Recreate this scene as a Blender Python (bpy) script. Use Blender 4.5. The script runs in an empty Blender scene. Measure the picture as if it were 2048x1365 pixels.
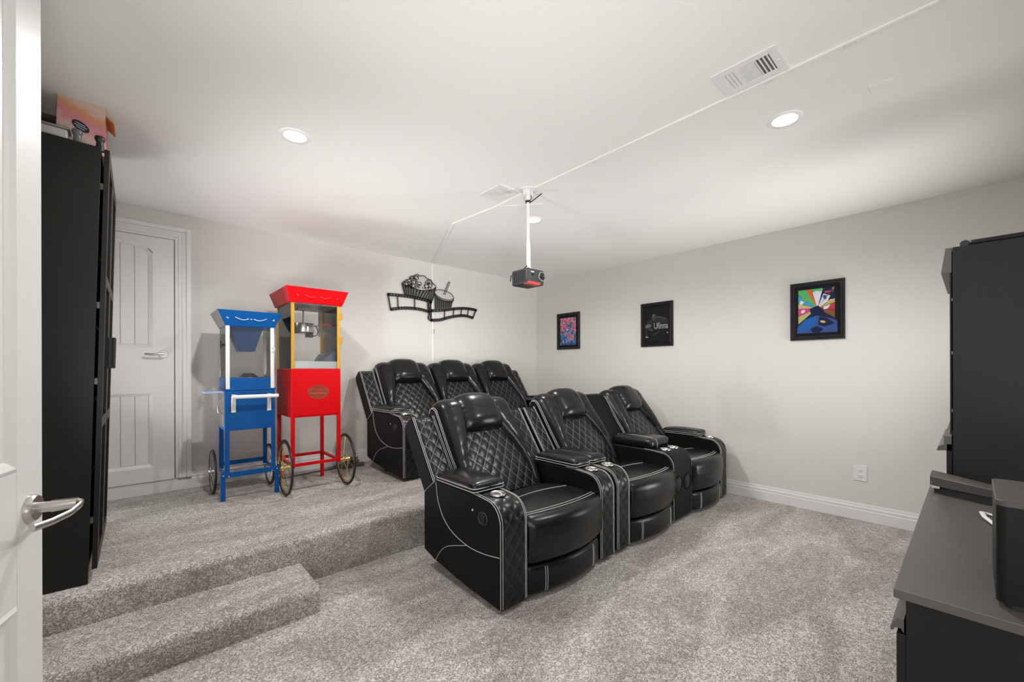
import bpy, math, random
from mathutils import Vector, Matrix

random.seed(7)
scene = bpy.context.scene
col = scene.collection
PI = math.pi

# ------------------------------------------------------------------ camera
CAM_H = 1.30
cam_data = bpy.data.cameras.new("camera")
cam = bpy.data.objects.new("camera", cam_data)
col.objects.link(cam)
scene.camera = cam
cam_data.sensor_width = 36.0
cam_data.lens = 829.8 / 2048 * 36.0
cam_data.shift_y = 56.35 / 2048
cam_data.clip_start = 0.02
yaw = 0.734
cam.location = (0, 0, CAM_H)
cam.rotation_mode = 'XYZ'
cam.matrix_world = (Matrix.Translation((0, 0, CAM_H)) @ Matrix.Rotation(-yaw, 4, 'Z')
                    @ Matrix.Rotation(PI / 2, 4, 'X') @ Matrix.Rotation(-0.003, 4, 'Z'))

# ------------------------------------------------------------------ world, lights, exposure
world = bpy.data.worlds.new("world")
scene.world = world
world.use_nodes = True
world.node_tree.nodes["Background"].inputs[0].default_value = (0.95, 0.97, 1.0, 1)
world.node_tree.nodes["Background"].inputs[1].default_value = 0.6
scene.view_settings.view_transform = 'Standard'
scene.view_settings.look = 'None'
scene.view_settings.exposure = 0.25
scene.view_settings.gamma = 1.0
scene.view_settings.use_curve_mapping = False

LAMP_W = 60.0


def area(name, loc, target, sx, sy, power, colr=(1, 1, 1), shape='RECTANGLE', spread=PI):
    d = bpy.data.lights.new(name, 'AREA')
    d.shape = shape
    d.size = sx
    if shape == 'RECTANGLE':
        d.size_y = sy
    d.energy = power
    d.color = colr
    d.spread = spread
    o = bpy.data.objects.new(name, d)
    col.objects.link(o)
    o.location = loc
    o.rotation_euler = (Vector(target) - Vector(loc)).to_track_quat('-Z', 'Y').to_euler()
    return o


# tint shared by the added fill lights
FL = (1.0, 0.993, 0.98)
# added fill lights, all out of view, to brighten the ceiling evenly
area("fill_by_entrance", (0.1, -0.50, 0.8), (2.2, 3.2, 3.3), 0.6, 0.5, 13, FL, spread=math.radians(85))
area("fill_behind_white_door", (-0.42, 1.95, 0.8), (2.5, 4.0, 2.8), 0.3, 0.6, 6, FL, spread=math.radians(72))
area("fill_behind_right_cabinet", (4.0, -0.50, 0.95), (2.3, 3.8, 3.1), 0.9, 1.5, 28, FL, spread=math.radians(105))
area("fill_beside_console", (2.4, -0.50, 0.5), (3.2, 3.0, 3.0), 0.6, 0.4, 14, FL, spread=math.radians(100))
area("fill_behind_left_cabinet", (-0.40, 4.05, 0.6), (2.6, 2.9, 3.0), 0.35, 0.9, 7, FL, spread=math.radians(110))
# added soft fill, set in the unseen hallway and aimed through the doorway
area("hallway_fill", (-1.1, -0.1, 1.6), (2.5, 2.2, 1.1), 1.0, 1.6, 20, FL)

# ------------------------------------------------------------------ dimensions
W = 4.587          # right wall
D = 4.521          # back wall
CZ = 2.628         # ceiling
P = 0.283          # platform height
LW = -0.60         # left wall
SW = -0.62         # screen wall


# ------------------------------------------------------------------ materials
def mat(name, base=(0.8, 0.8, 0.8), rough=0.5, metal=0.0, spec=0.5, bump=None, coat=0.0,
        emit=None, estr=0.0, var=0.0, vscale=3.0):
    m = bpy.data.materials.new(name)
    m.use_nodes = True
    nt = m.node_tree
    b = nt.nodes["Principled BSDF"]
    b.inputs["Base Color"].default_value = (*base, 1)
    b.inputs["Roughness"].default_value = rough
    b.inputs["Metallic"].default_value = metal
    b.inputs["Specular IOR Level"].default_value = spec
    b.inputs["Coat Weight"].default_value = coat
    if emit:
        b.inputs["Emission Color"].default_value = (*emit, 1)
        b.inputs["Emission Strength"].default_value = estr
    tc = nt.nodes.new("ShaderNodeTexCoord")
    if bump:
        sc, st, dist = bump
        n = nt.nodes.new("ShaderNodeTexNoise")
        n.inputs["Scale"].default_value = sc
        n.inputs["Detail"].default_value = 3
        nt.links.new(tc.outputs["Object"], n.inputs["Vector"])
        bp = nt.nodes.new("ShaderNodeBump")
        bp.inputs["Strength"].default_value = st
        bp.inputs["Distance"].default_value = dist
        nt.links.new(n.outputs["Fac"], bp.inputs["Height"])
        nt.links.new(bp.outputs["Normal"], b.inputs["Normal"])
    if var > 0:
        n2 = nt.nodes.new("ShaderNodeTexNoise")
        n2.inputs["Scale"].default_value = vscale
        n2.inputs["Detail"].default_value = 4
        nt.links.new(tc.outputs["Object"], n2.inputs["Vector"])
        r = nt.nodes.new("ShaderNodeValToRGB")
        r.color_ramp.elements[0].position = 0.3
        r.color_ramp.elements[1].position = 0.7
        r.color_ramp.elements[0].color = (*[c * (1 - var) for c in base], 1)
        r.color_ramp.elements[1].color = (*[min(1, c * (1 + var)) for c in base], 1)
        nt.links.new(n2.outputs["Fac"], r.inputs["Fac"])
        nt.links.new(r.outputs["Color"], b.inputs["Base Color"])
    return m


def glass_mat(name, tint=(0.93, 0.96, 0.96), refl=0.10):
    m = bpy.data.materials.new(name)
    m.use_nodes = True
    nt = m.node_tree
    nt.nodes.clear()
    out = nt.nodes.new("ShaderNodeOutputMaterial")
    mx = nt.nodes.new("ShaderNodeMixShader")
    tr = nt.nodes.new("ShaderNodeBsdfTransparent")
    gl = nt.nodes.new("ShaderNodeBsdfGlossy")
    fr = nt.nodes.new("ShaderNodeFresnel")
    fr.inputs["IOR"].default_value = 1.45
    ad = nt.nodes.new("ShaderNodeMath")
    ad.operation = 'ADD'
    ad.inputs[1].default_value = refl * 0.2
    ad.use_clamp = True
    tr.inputs["Color"].default_value = (*tint, 1)
    gl.inputs["Roughness"].default_value = 0.03
    nt.links.new(fr.outputs[0], ad.inputs[0])
    nt.links.new(ad.outputs[0], mx.inputs[0])
    nt.links.new(tr.outputs[0], mx.inputs[1])
    nt.links.new(gl.outputs[0], mx.inputs[2])
    nt.links.new(mx.outputs[0], out.inputs["Surface"])
    return m


def carpet_mat():
    m = bpy.data.materials.new("carpet_twist_pile")
    m.use_nodes = True
    nt = m.node_tree
    L = nt.links
    N = nt.nodes
    b = N["Principled BSDF"]
    b.inputs["Roughness"].default_value = 0.97
    b.inputs["Specular IOR Level"].default_value = 0.1
    b.inputs["Sheen Weight"].default_value = 0.25
    b.inputs["Sheen Roughness"].default_value = 0.6
    g = N.new("ShaderNodeNewGeometry")

    def noise(scale, detail=2, rough=0.5, dist=0.0, vec=None):
        n = N.new("ShaderNodeTexNoise")
        n.inputs["Scale"].default_value = scale
        n.inputs["Detail"].default_value = detail
        n.inputs["Roughness"].default_value = rough
        n.inputs["Distortion"].default_value = dist
        L.new(vec if vec else g.outputs["Position"], n.inputs["Vector"])
        return n

    def ramp(src, p0, c0, p1, c1):
        r = N.new("ShaderNodeValToRGB")
        r.color_ramp.elements[0].position = p0
        r.color_ramp.elements[1].position = p1
        r.color_ramp.elements[0].color = c0
        r.color_ramp.elements[1].color = c1
        L.new(src, r.inputs["Fac"])
        return r

    def mul(a, c, f=1.0):
        x = N.new("ShaderNodeMix")
        x.data_type = 'RGBA'
        x.blend_type = 'MULTIPLY'
        x.inputs[0].default_value = f
        L.new(a, x.inputs[6])
        L.new(c, x.inputs[7])
        return x.outputs[2]
    # brushed nap: broad streaks where the pile was combed in different directions
    mp = N.new("ShaderNodeMapping")
    mp.inputs["Rotation"].default_value = (0, 0, 0.35)
    mp.inputs["Scale"].default_value = (0.75, 2.1, 1)
    L.new(g.outputs["Position"], mp.inputs["Vector"])
    nap = noise(1.7, 3, 0.55, 0.9, mp.outputs[0])
    base = ramp(nap.outputs["Fac"], 0.40, (0.50, 0.452, 0.408, 1), 0.62, (0.70, 0.66, 0.62, 1))
    # squiggly twisted yarn ends
    mus = noise(48, 2, 0.6, 1.5)
    rdg = N.new("ShaderNodeMath")
    rdg.operation = 'SUBTRACT'
    L.new(mus.outputs["Fac"], rdg.inputs[0])
    rdg.inputs[1].default_value = 0.5
    ab = N.new("ShaderNodeMath")
    ab.operation = 'ABSOLUTE'
    L.new(rdg.outputs[0], ab.inputs[0])
    yarn = ramp(ab.outputs[0], 0.0, (0.36, 0.33, 0.30, 1), 0.06, (1.0, 1.0, 1.0, 1))
    fine = noise(170, 2)
    fr = ramp(fine.outputs["Fac"], 0.35, (0.78, 0.77, 0.76, 1), 0.6, (1.08, 1.08, 1.08, 1))
    c = mul(base.outputs["Color"], yarn.outputs["Color"], 0.7)
    c = mul(c, fr.outputs["Color"], 0.8)
    L.new(c, b.inputs["Base Color"])
    bp = N.new("ShaderNodeBump")
    bp.inputs["Strength"].default_value = 0.75
    bp.inputs["Distance"].default_value = 0.012
    L.new(yarn.outputs["Color"], bp.inputs["Height"])
    bp2 = N.new("ShaderNodeBump")
    bp2.inputs["Strength"].default_value = 0.5
    bp2.inputs["Distance"].default_value = 0.006
    L.new(fine.outputs["Fac"], bp2.inputs["Height"])
    L.new(bp.outputs["Normal"], bp2.inputs["Normal"])
    L.new(bp2.outputs["Normal"], b.inputs["Normal"])
    return m


def quilt_mat(name, thread, tw=0.035):
    """black leather; the UVs count the stitch lines, thread shows along them"""
    m = mat(name, (0.007, 0.007, 0.0075), 0.30, spec=0.36, bump=(160, 0.18, 0.002))
    nt = m.node_tree
    b = nt.nodes["Principled BSDF"]
    uv = nt.nodes.new("ShaderNodeUVMap")
    uv.uv_map = "quilt"
    sp = nt.nodes.new("ShaderNodeSeparateXYZ")
    nt.links.new(uv.outputs[0], sp.inputs[0])
    pp = []
    for i in (0, 1):
        q = nt.nodes.new("ShaderNodeMath")
        q.operation = 'PINGPONG'
        q.inputs[1].default_value = 0.5
        nt.links.new(sp.outputs[i], q.inputs[0])
        pp.append(q)
    mn = nt.nodes.new("ShaderNodeMath")
    mn.operation = 'MINIMUM'
    nt.links.new(pp[0].outputs[0], mn.inputs[0])
    nt.links.new(pp[1].outputs[0], mn.inputs[1])
    lt = nt.nodes.new("ShaderNodeMath")
    lt.operation = 'LESS_THAN'
    lt.inputs[1].default_value = tw
    nt.links.new(mn.outputs[0], lt.inputs[0])
    mx = nt.nodes.new("ShaderNodeMix")
    mx.data_type = 'RGBA'
    mx.inputs[6].default_value = (0.007, 0.007, 0.0075, 1)
    mx.inputs[7].default_value = (*thread, 1)
    nt.links.new(lt.outputs[0], mx.inputs[0])
    nt.links.new(mx.outputs[2], b.inputs["Base Color"])
    return m


M = {}
M['carpet'] = carpet_mat()
M['wall'] = mat("wall_paint_greige", (0.69, 0.673, 0.635), 0.85, spec=0.2, bump=(130, 0.25, 0.004))
M['ceiling'] = mat("ceiling_paint", (0.86, 0.85, 0.835), 0.9, spec=0.15, bump=(160, 0.12, 0.003))
M['white'] = mat("white_satin_paint", (0.76, 0.755, 0.745), 0.38, spec=0.4)
M['white_metal'] = mat("white_coated_metal", (0.80, 0.80, 0.79), 0.35)
M['ring'] = mat("white_trim_enamel", (0.9, 0.9, 0.89), 0.35)
M['gap_shade'] = mat("painted_gap_shade", (0.12, 0.115, 0.11), 0.9)  # dark paint standing in for shade in gaps and recesses
M['lens'] = mat("lamp_lens", (1, 1, 1), 0.5, emit=(1.0, 0.985, 0.95), estr=9.0)
M['leather'] = mat("black_leather", (0.0065, 0.0065, 0.007), 0.30, spec=0.30, bump=(55, 0.12, 0.004))
M['leather_soft'] = mat("black_leather_creased", (0.0065, 0.0065, 0.007), 0.27, spec=0.40, bump=(60, 0.12, 0.003))
M['leather_side'] = mat("black_side_vinyl", (0.0060, 0.0060, 0.0065), 0.44, spec=0.12, bump=(120, 0.15, 0.002))
M['quilt_back'] = quilt_mat("quilted_leather_grey_thread", (0.13, 0.13, 0.13), 0.028)
M['quilt_arm'] = quilt_mat("quilted_leather_dark_thread", (0.03, 0.03, 0.03), 0.03)
M['thread'] = mat("white_stitching", (0.50, 0.49, 0.48), 0.75)
M['steel'] = mat("brushed_steel", (0.62, 0.61, 0.60), 0.25, metal=1.0)
M['nickel'] = mat("satin_nickel", (0.60, 0.58, 0.55), 0.30, metal=1.0)
M['plastic_black'] = mat("black_plastic", (0.012, 0.012, 0.012), 0.4)
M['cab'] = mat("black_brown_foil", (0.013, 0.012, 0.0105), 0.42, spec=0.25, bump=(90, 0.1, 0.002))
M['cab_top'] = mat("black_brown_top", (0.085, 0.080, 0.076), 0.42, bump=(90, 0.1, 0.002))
M['cab_glass'] = mat("dark_cabinet_glass", (0.015, 0.012, 0.011), 0.12)
M['red'] = mat("red_enamel", (0.56, 0.004, 0.007), 0.36, spec=0.12)
M['blue'] = mat("blue_enamel", (0.003, 0.085, 0.31), 0.33, spec=0.2)
M['navy'] = mat("navy_enamel", (0.012, 0.045, 0.14), 0.38, spec=0.2)
M['gold'] = mat("gold_anodised", (0.72, 0.42, 0.07), 0.32, metal=0.75)
M['brass'] = mat("bright_brass", (0.80, 0.62, 0.25), 0.2, metal=1.0)
M['rubber'] = mat("black_rubber", (0.010, 0.009, 0.008), 0.42)
M['glass'] = glass_mat("clear_glass", (0.985, 0.99, 0.99), 0.05)
M['plexi'] = glass_mat("clear_acrylic", (0.97, 0.975, 0.975), 0.1)
M['emblem'] = mat("tarnished_gold_print", (0.25, 0.075, 0.025), 0.45)
M['emblem_fill'] = mat("dark_red_print", (0.30, 0.012, 0.010), 0.4)
M['bluegrey'] = mat("blue_grey_panel", (0.17, 0.19, 0.25), 0.4)
M['pale_blue'] = mat("pale_blue_plastic", (0.36, 0.43, 0.66), 0.4)
M['silver_print'] = mat("silver_print", (0.6, 0.66, 0.75), 0.4)
M['galv'] = mat("galvanised_sheet", (0.24, 0.24, 0.24), 0.42, metal=0.6, var=0.25, vscale=20)
M['proj'] = mat("projector_grey", (0.035, 0.036, 0.039), 0.45)
M['proj_dark'] = mat("projector_vent", (0.022, 0.021, 0.020), 0.5)
M['proj_red'] = mat("projector_red_band", (0.55, 0.06, 0.055), 0.35)
M['art_metal'] = mat("black_cut_metal", (0.012, 0.011, 0.010), 0.45)
M['art_white'] = mat("art_pale_infill", (0.56, 0.53, 0.51), 0.6)
M['frame'] = mat("black_gloss_frame", (0.008, 0.008, 0.008), 0.22)
M['grey_cord'] = mat("grey_brown_cord", (0.10, 0.085, 0.075), 0.6)


# ------------------------------------------------------------------ mesh helpers
class MB:
    def __init__(s):
        s.v, s.f, s.m, s.uv = [], [], [], []

    def quad(s, idx, mi=0):
        s.f.append(tuple(idx))
        s.m.append(mi)

    def box(s, x0, x1, y0, y1, z0, z1, mi=0):
        b = len(s.v)
        s.v += [(x0, y0, z0), (x1, y0, z0), (x1, y1, z0), (x0, y1, z0),
                (x0, y0, z1), (x1, y0, z1), (x1, y1, z1), (x0, y1, z1)]
        for q in ((0, 3, 2, 1), (4, 5, 6, 7), (0, 1, 5, 4), (1, 2, 6, 5), (2, 3, 7, 6), (3, 0, 4, 7)):
            s.quad([b + i for i in q], mi)
        return s

    def hexa(s, bottom, top, mi=0):
        """bottom and top: four points each, same order, counter-clockwise from above"""
        b = len(s.v)
        s.v += list(bottom) + list(top)
        for q in ((0, 3, 2, 1), (4, 5, 6, 7), (0, 1, 5, 4), (1, 2, 6, 5), (2, 3, 7, 6), (3, 0, 4, 7)):
            s.quad([b + i for i in q], mi)
        return s

    def tube(s, pts, r, n=6, mi=0, closed=False, flat=None):
        pts = [Vector(p) for p in pts]
        k = len(pts)
        b = len(s.v)
        up0 = Vector((0, 0, 1))
        prev = None
        for i, p in enumerate(pts):
            if closed:
                t = pts[(i + 1) % k] - pts[i - 1]
            else:
                t = pts[min(i + 1, k - 1)] - pts[max(i - 1, 0)]
            if t.length < 1e-9:
                t = Vector((0, 0, 1))
            t.normalize()
            if prev is None:
                a = up0 if abs(t.z) < 0.9 else Vector((1, 0, 0))
            else:
                a = prev
            u = (a - t * a.dot(t))
            if u.length < 1e-6:
                u = t.orthogonal()
            u.normalize()
            prev = u
            w = t.cross(u)
            rr = r[i] if isinstance(r, (list, tuple)) else r
            ru, rw = (rr, rr) if flat is None else flat
            for j in range(n):
                a2 = 2 * PI * j / n
                s.v.append(tuple(p + u * math.cos(a2) * ru + w * math.sin(a2) * rw))
        m = k if closed else k - 1
        for i in range(m):
            for j in range(n):
                a0 = b + i * n + j
                a1 = b + i * n + (j + 1) % n
                c0 = b + ((i + 1) % k) * n + j
                c1 = b + ((i + 1) % k) * n + (j + 1) % n
                s.quad((a0, a1, c1, c0), mi)
        if not closed:
            s.quad([b + j for j in range(n)][::-1], mi)
            s.quad([b + (k - 1) * n + j for j in range(n)], mi)
        return s

    def cyl(s, p0, p1, r, n=20, mi=0, r1=None):
        return s.tube([p0, p1], [r, r if r1 is None else r1], n, mi)

    def lathe(s, prof, c=(0, 0, 0), n=28, mi=0, axis='Z', closed=False):
        b = len(s.v)
        k = len(prof)
        for (r, h) in prof:
            for j in range(n):
                a = 2 * PI * j / n
                if axis == 'Z':
                    s.v.append((c[0] + r * math.cos(a), c[1] + r * math.sin(a), c[2] + h))
                elif axis == 'X':
                    s.v.append((c[0] + h, c[1] + r * math.cos(a), c[2] + r * math.sin(a)))
                else:
                    s.v.append((c[0] + r * math.cos(a), c[1] + h, c[2] + r * math.sin(a)))
        for i in range(k if closed else k - 1):
            i2 = (i + 1) % k
            for j in range(n):
                s.quad((b + i * n + j, b + i * n + (j + 1) % n, b + i2 * n + (j + 1) % n, b + i2 * n + j), mi)
        return s

    def prism(s, poly, axis, a0, a1, mi=0):
        """polygon (2D) extruded along axis from a0 to a1; plane coords are the other two axes in order"""
        b = len(s.v)
        n = len(poly)

        def pt(p, a):
            if axis == 'X':
                return (a, p[0], p[1])
            if axis == 'Y':
                return (p[0], a, p[1])
            return (p[0], p[1], a)
        s.v += [pt(p, a0) for p in poly] + [pt(p, a1) for p in poly]
        s.quad([b + i for i in range(n)][::-1], mi)
        s.quad([b + n + i for i in range(n)], mi)
        for i in range(n):
            j = (i + 1) % n
            s.quad((b + i, b + j, b + n + j, b + n + i), mi)
        return s

    def grid(s, fn, nu, nv, mi=0, uvfn=None, flip=False):
        b = len(s.v)
        for i in range(nu + 1):
            for j in range(nv + 1):
                s.v.append(tuple(fn(i / nu, j / nv)))
        for i in range(nu):
            for j in range(nv):
                q = [b + i * (nv + 1) + j, b + (i + 1) * (nv + 1) + j, b + (i + 1) * (nv + 1) + j + 1, b + i * (nv + 1) + j + 1]
                uvq = [(i / nu, j / nv), ((i + 1) / nu, j / nv), ((i + 1) / nu, (j + 1) / nv), (i / nu, (j + 1) / nv)]
                if flip:
                    q.reverse()
                    uvq.reverse()
                s.quad(q, mi)
                if uvfn:
                    s.uv.append([uvfn(*c) for c in uvq])
        return s

    def rbox(s, c, size, r, puff=(0, 0, 0), n=8, mi=0, fn=None):
        """rounded, optionally puffed box"""
        hx, hy, hz = size[0] / 2, size[1] / 2, size[2] / 2
        r = min(r, hx, hy, hz)

        def mapp(p):
            q = [max(-h + r, min(h - r, x)) for x, h in zip(p, (hx, hy, hz))]
            d = Vector([p[i] - q[i] for i in range(3)])
            if d.length > 1e-9:
                d.normalize()
            o = [q[i] + d[i] * r for i in range(3)]
            ux, uy, uz = o[0] / hx, o[1] / hy, o[2] / hz
            o2 = [o[0] + puff[0] * ux * (1 - uy * uy) * (1 - uz * uz),
                  o[1] + puff[1] * uy * (1 - ux * ux) * (1 - uz * uz),
                  o[2] + puff[2] * uz * (1 - ux * ux) * (1 - uy * uy)]
            o2 = [o2[i] + c[i] for i in range(3)]
            return fn(o2) if fn else tuple(o2)

        def ax(h):
            e = [-h, -h + r * 0.35, -h + r]
            k = [-h + r + (2 * h - 2 * r) * i / n for i in range(1, n)]
            return e + k + [h - r, h - r * 0.35, h] if h - r > 1e-6 else [-h, -h * .6, -h * .25, 0, h * .25, h * .6, h]
        A = [ax(h) for h in (hx, hy, hz)]
        key = {}

        def vid(p):
            kk = tuple(round(x, 6) for x in p)
            if kk not in key:
                key[kk] = len(s.v)
                s.v.append(mapp(p))
            return key[kk]
        for a in range(3):
            u, w = (a + 1) % 3, (a + 2) % 3
            for sg in (-1, 1):
                for i in range(len(A[u]) - 1):
                    for j in range(len(A[w]) - 1):
                        ps = []
                        for (di, dj) in ((0, 0), (1, 0), (1, 1), (0, 1)):
                            p = [0, 0, 0]
                            p[a] = sg * (hx, hy, hz)[a]
                            p[u] = A[u][i + di]
                            p[w] = A[w][j + dj]
                            ps.append(vid(p))
                        if sg < 0:
                            ps.reverse()
                        s.quad(ps, mi)
        return s

    def build(s, name, mats, parent=None, smooth=False, bevel=0.0, loc=None, kind=None, label=None, segs=2):
        me = bpy.data.meshes.new(name)
        me.from_pydata(s.v, [], s.f)
        if not isinstance(mats, (list, tuple)):
            mats = [mats]
        for mm in mats:
            me.materials.append(mm)
        for p, mi in zip(me.polygons, s.m):
            p.material_index = mi
            p.use_smooth = smooth
        if s.uv:
            ul = me.uv_layers.new(name="quilt")
            li = 0
            for q in s.uv:
                for c in q:
                    ul.data[li].uv = c
                    li += 1
        me.update()
        if smooth:
            me.set_sharp_from_angle(angle=math.radians(50))
        o = bpy.data.objects.new(name, me)
        col.objects.link(o)
        if parent:
            o.parent = parent
        if loc:
            o.location = loc
        if bevel > 0:
            bm = o.modifiers.new("bevel", 'BEVEL')
            bm.width = bevel
            bm.segments = segs
            bm.limit_method = 'ANGLE'
            bm.angle_limit = math.radians(40)
            bm.harden_normals = False
        if kind:
            o['kind'] = kind
        if label:
            o['label'] = label
        return o


def tag(o, label, cat, group=None):
    o['label'] = label
    o['category'] = cat
    if group:
        o['group'] = group
    return o


def thing(name, label, cat, loc=(0, 0, 0), rz=0.0, group=None):
    o = bpy.data.objects.new(name, None)
    col.objects.link(o)
    o.location = loc
    o.rotation_euler = (0, 0, rz)
    o.empty_display_size = 0.1
    return tag(o, label, cat, group)


def struct(o):
    o['kind'] = 'structure'
    return o


def text_mesh(name, body, size, m, parent, mat4, extrude=0.0008, bold=0.0, sx=1.0):
    cu = bpy.data.curves.new(name, 'FONT')
    cu.body = body
    cu.size = size
    cu.extrude = extrude
    cu.offset = bold
    cu.align_x = 'CENTER'
    cu.align_y = 'CENTER'
    t = bpy.data.objects.new(name, cu)
    col.objects.link(t)
    dg = bpy.context.evaluated_depsgraph_get()
    me = bpy.data.meshes.new_from_object(t.evaluated_get(dg))
    bpy.data.objects.remove(t)
    me.transform(Matrix.Diagonal((sx, 1, 1, 1)))
    me.transform(mat4)
    me.materials.clear()
    me.materials.append(m)
    me.name = name
    o = bpy.data.objects.new(name, me)
    col.objects.link(o)
    o.parent = parent
    return o


# ================================================================== STRUCTURE
def carpet_grid(b, x0, x1, y0, y1, z, step):
    nx = max(1, int((x1 - x0) / step))
    ny = max(1, int((y1 - y0) / step))
    b.grid(lambda u, v: (x0 + (x1 - x0) * u, y0 + (y1 - y0) * v, z), nx, ny)


b = MB()
b.box(LW - 1.4, W + 0.1, SW - 0.1, D + 0.1, -0.12, 0.0)
struct(b.build("floor", M['carpet']))


def nosed_block(name, x0, x1, yf, yb, h, zr=0.0):
    """carpeted block with a soft rounded front edge; slight waviness of the wrapped carpet"""
    b = MB()
    r = 0.035
    prof = [(yf + 0.004, 0.0), (yf - 0.001, h * 0.25), (yf, h * 0.5), (yf, h - r)]
    for i in range(1, 7):
        a = PI / 2 * i / 6
        prof.append((yf + r - r * math.cos(a), h - r + r * math.sin(a)))
    prof += [(yf + r + (yb - yf - r) * t, h) for t in (0.1, 0.3, 0.6, 1.0)]
    nx = int((x1 - x0) / 0.02)
    k = len(prof)
    for i in range(nx + 1):
        x = x0 + (x1 - x0) * i / nx
        for j, (y, z) in enumerate(prof):
            w = 0.0022 * math.sin(x * 41 + j) * math.sin(x * 17 + 1.3) if 1 <= j <= 10 else 0
            b.v.append((x, y + w, z + w * 0.7 if j > 3 else z))
    for i in range(nx):
        for j in range(k - 1):
            b.quad((i * k + j, (i + 1) * k + j, (i + 1) * k + j + 1, i * k + j + 1))
    # ends, back, bottom
    for i in (0, nx):
        c = len(b.v)
        x = x0 + (x1 - x0) * i / nx
        b.v.append((x, yb, 0))
        ring = [i * k + j for j in range(k)] + [c]
        b.quad(ring if i == 0 else ring[::-1])
    b.quad((len(b.v) - 2, 0 + k - 1, nx * k + k - 1, len(b.v) - 1))
    b.quad((0, nx * k, len(b.v) - 1, len(b.v) - 2))
    return struct(b.build(name, M['carpet'], smooth=True))


nosed_block("floor.001", LW, W, 2.72, D, P)
struct(bpy.data.objects["floor.001"])
nosed_block("floor.002", LW, 0.725, 2.35, 2.72, 0.132)

# walls
b = MB(); b.box(LW, W + 0.12, D, D + 0.12, 0, CZ + 0.1)
struct(b.build("wall_back", M['wall']))
b = MB(); b.box(W, W + 0.12, SW - 0.1, D, 0, CZ + 0.1)
struct(b.build("wall_right", M['wall']))
b = MB(); b.box(LW - 0.12, LW, 0.80, D + 0.12, 0, CZ + 0.1)
b.box(LW - 0.12, LW, SW - 0.1, 0.80, 2.45, CZ + 0.1)
struct(b.build("wall_left", M['wall']))
b = MB(); b.box(LW - 0.12, W + 0.12, SW - 0.12, SW, 0, CZ + 0.1)
struct(b.build("wall_front", M['wall']))

# ceiling with square cut-outs for the can lights
LIGHTS = [(0.666, 2.57), (2.565, 0.665), (2.616, 2.608)]
hh = 0.056
xs = sorted({LW - 0.12, W + 0.12} | {x + s * hh for x, y in LIGHTS for s in (-1, 1)})
ys = sorted({SW - 0.12, D + 0.12} | {y + s * hh for x, y in LIGHTS for s in (-1, 1)})
b = MB()
for i in range(len(xs) - 1):
    for j in range(len(ys) - 1):
        cx, cy = (xs[i] + xs[i + 1]) / 2, (ys[j] + ys[j + 1]) / 2
        if any(abs(cx - x) < hh and abs(cy - y) < hh for x, y in LIGHTS):
            continue
        b.quad([len(b.v) + q for q in range(4)])
        b.v += [(xs[i], ys[j], CZ), (xs[i], ys[j + 1], CZ), (xs[i + 1], ys[j + 1], CZ), (xs[i + 1], ys[j], CZ)]
ce = struct(b.build("ceiling", M['ceiling']))
b = MB(); b.box(LW - 0.12, W + 0.12, SW - 0.12, D + 0.12, CZ + 0.13, CZ + 0.2)
b.build("ceiling_backing", M['ceiling'], parent=ce)

# baseboards: stepped profile
BBP = [(0, 0), (0.016, 0), (0.016, 0.086), (0.012, 0.092), (0.014, 0.098), (0.014, 0.112), (0.009, 0.122),
       (0.009, 0.130), (0.006, 0.143), (0, 0.143)]
b = MB(); b.prism([(W - d, z) for d, z in BBP], 'Y', SW, 2.72)
struct(b.build("baseboard_right", M['white'], bevel=0.0015))
b = MB(); b.prism([(W - d, z + P) for d, z in BBP], 'Y', 2.74, D - 0.016)
struct(b.build("baseboard_right.001", M['white'], bevel=0.0015))
DX0, DX1, DZ0, DZ1 = -0.478, 0.235, 0.388, 2.398
CAS = 0.108
b = MB(); b.prism([(D - d, z + P) for d, z in BBP], 'X', DX1 + CAS, W)
b.prism([(D - d, z + P) for d, z in [(0, 0), (0.0165, 0), (0.0165, 0.082), (0, 0.082)]], 'X', LW, DX1 + CAS)
struct(b.build("baseboard_back", M['white'], bevel=0.0015))
b = MB(); b.prism([(LW + d, z + P) for d, z in BBP][::-1], 'Y', 2.74, D - 0.016)
struct(b.build("baseboard_left", M['white'], bevel=0.0015))


def prism_y(self, poly, a0, a1):
    return self.prism(poly, 'Y', a0, a1)


# ------------------------------------------------------------------ back door (small attic door above the platform)
# casing: stepped frame built from nested strips
def casing(name, x0, x1, z0, z1, w, y):
    b = MB()
    steps = [(0.0, 0.022, 0.027), (0.022, 0.045, 0.031), (0.045, 0.075, 0.026), (0.075, w, 0.038)]
    for a, c, t in steps:
        b.box(x1 + a, x1 + c, y - t, y, z0, z1 + c)
        b.box(x0 - c, x0 - a, y - t, y, z0, z1 + c)
        b.box(x0 - a, x1 + a, y - t, y, z1 + a, z1 + c)
    b.box(x0 - 0.02, x1 + 0.02, y - 0.014, y, z0 - 0.023, z0 - 0.004)
    return struct(b.build(name, M['white'], bevel=0.003))


casing("trim_1", DX0, DX1, DZ0, DZ1, CAS, D)
b = MB()
yf = D - 0.026
b.box(DX0 + 0.003, DX1 - 0.004, D - 0.002, D - 0.001, DZ0 - 0.004, DZ1 + 0.001)
gap_sheet = b.build("dark_gap_sheet", M['gap_shade'])  # dark sheet paints the shade in the gap round the door leaf
b = MB()
x0, x1 = DX0 + 0.006, DX1 - 0.007
sl, sr = x0 + 0.125, x1 - 0.135   # panel opening
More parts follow.
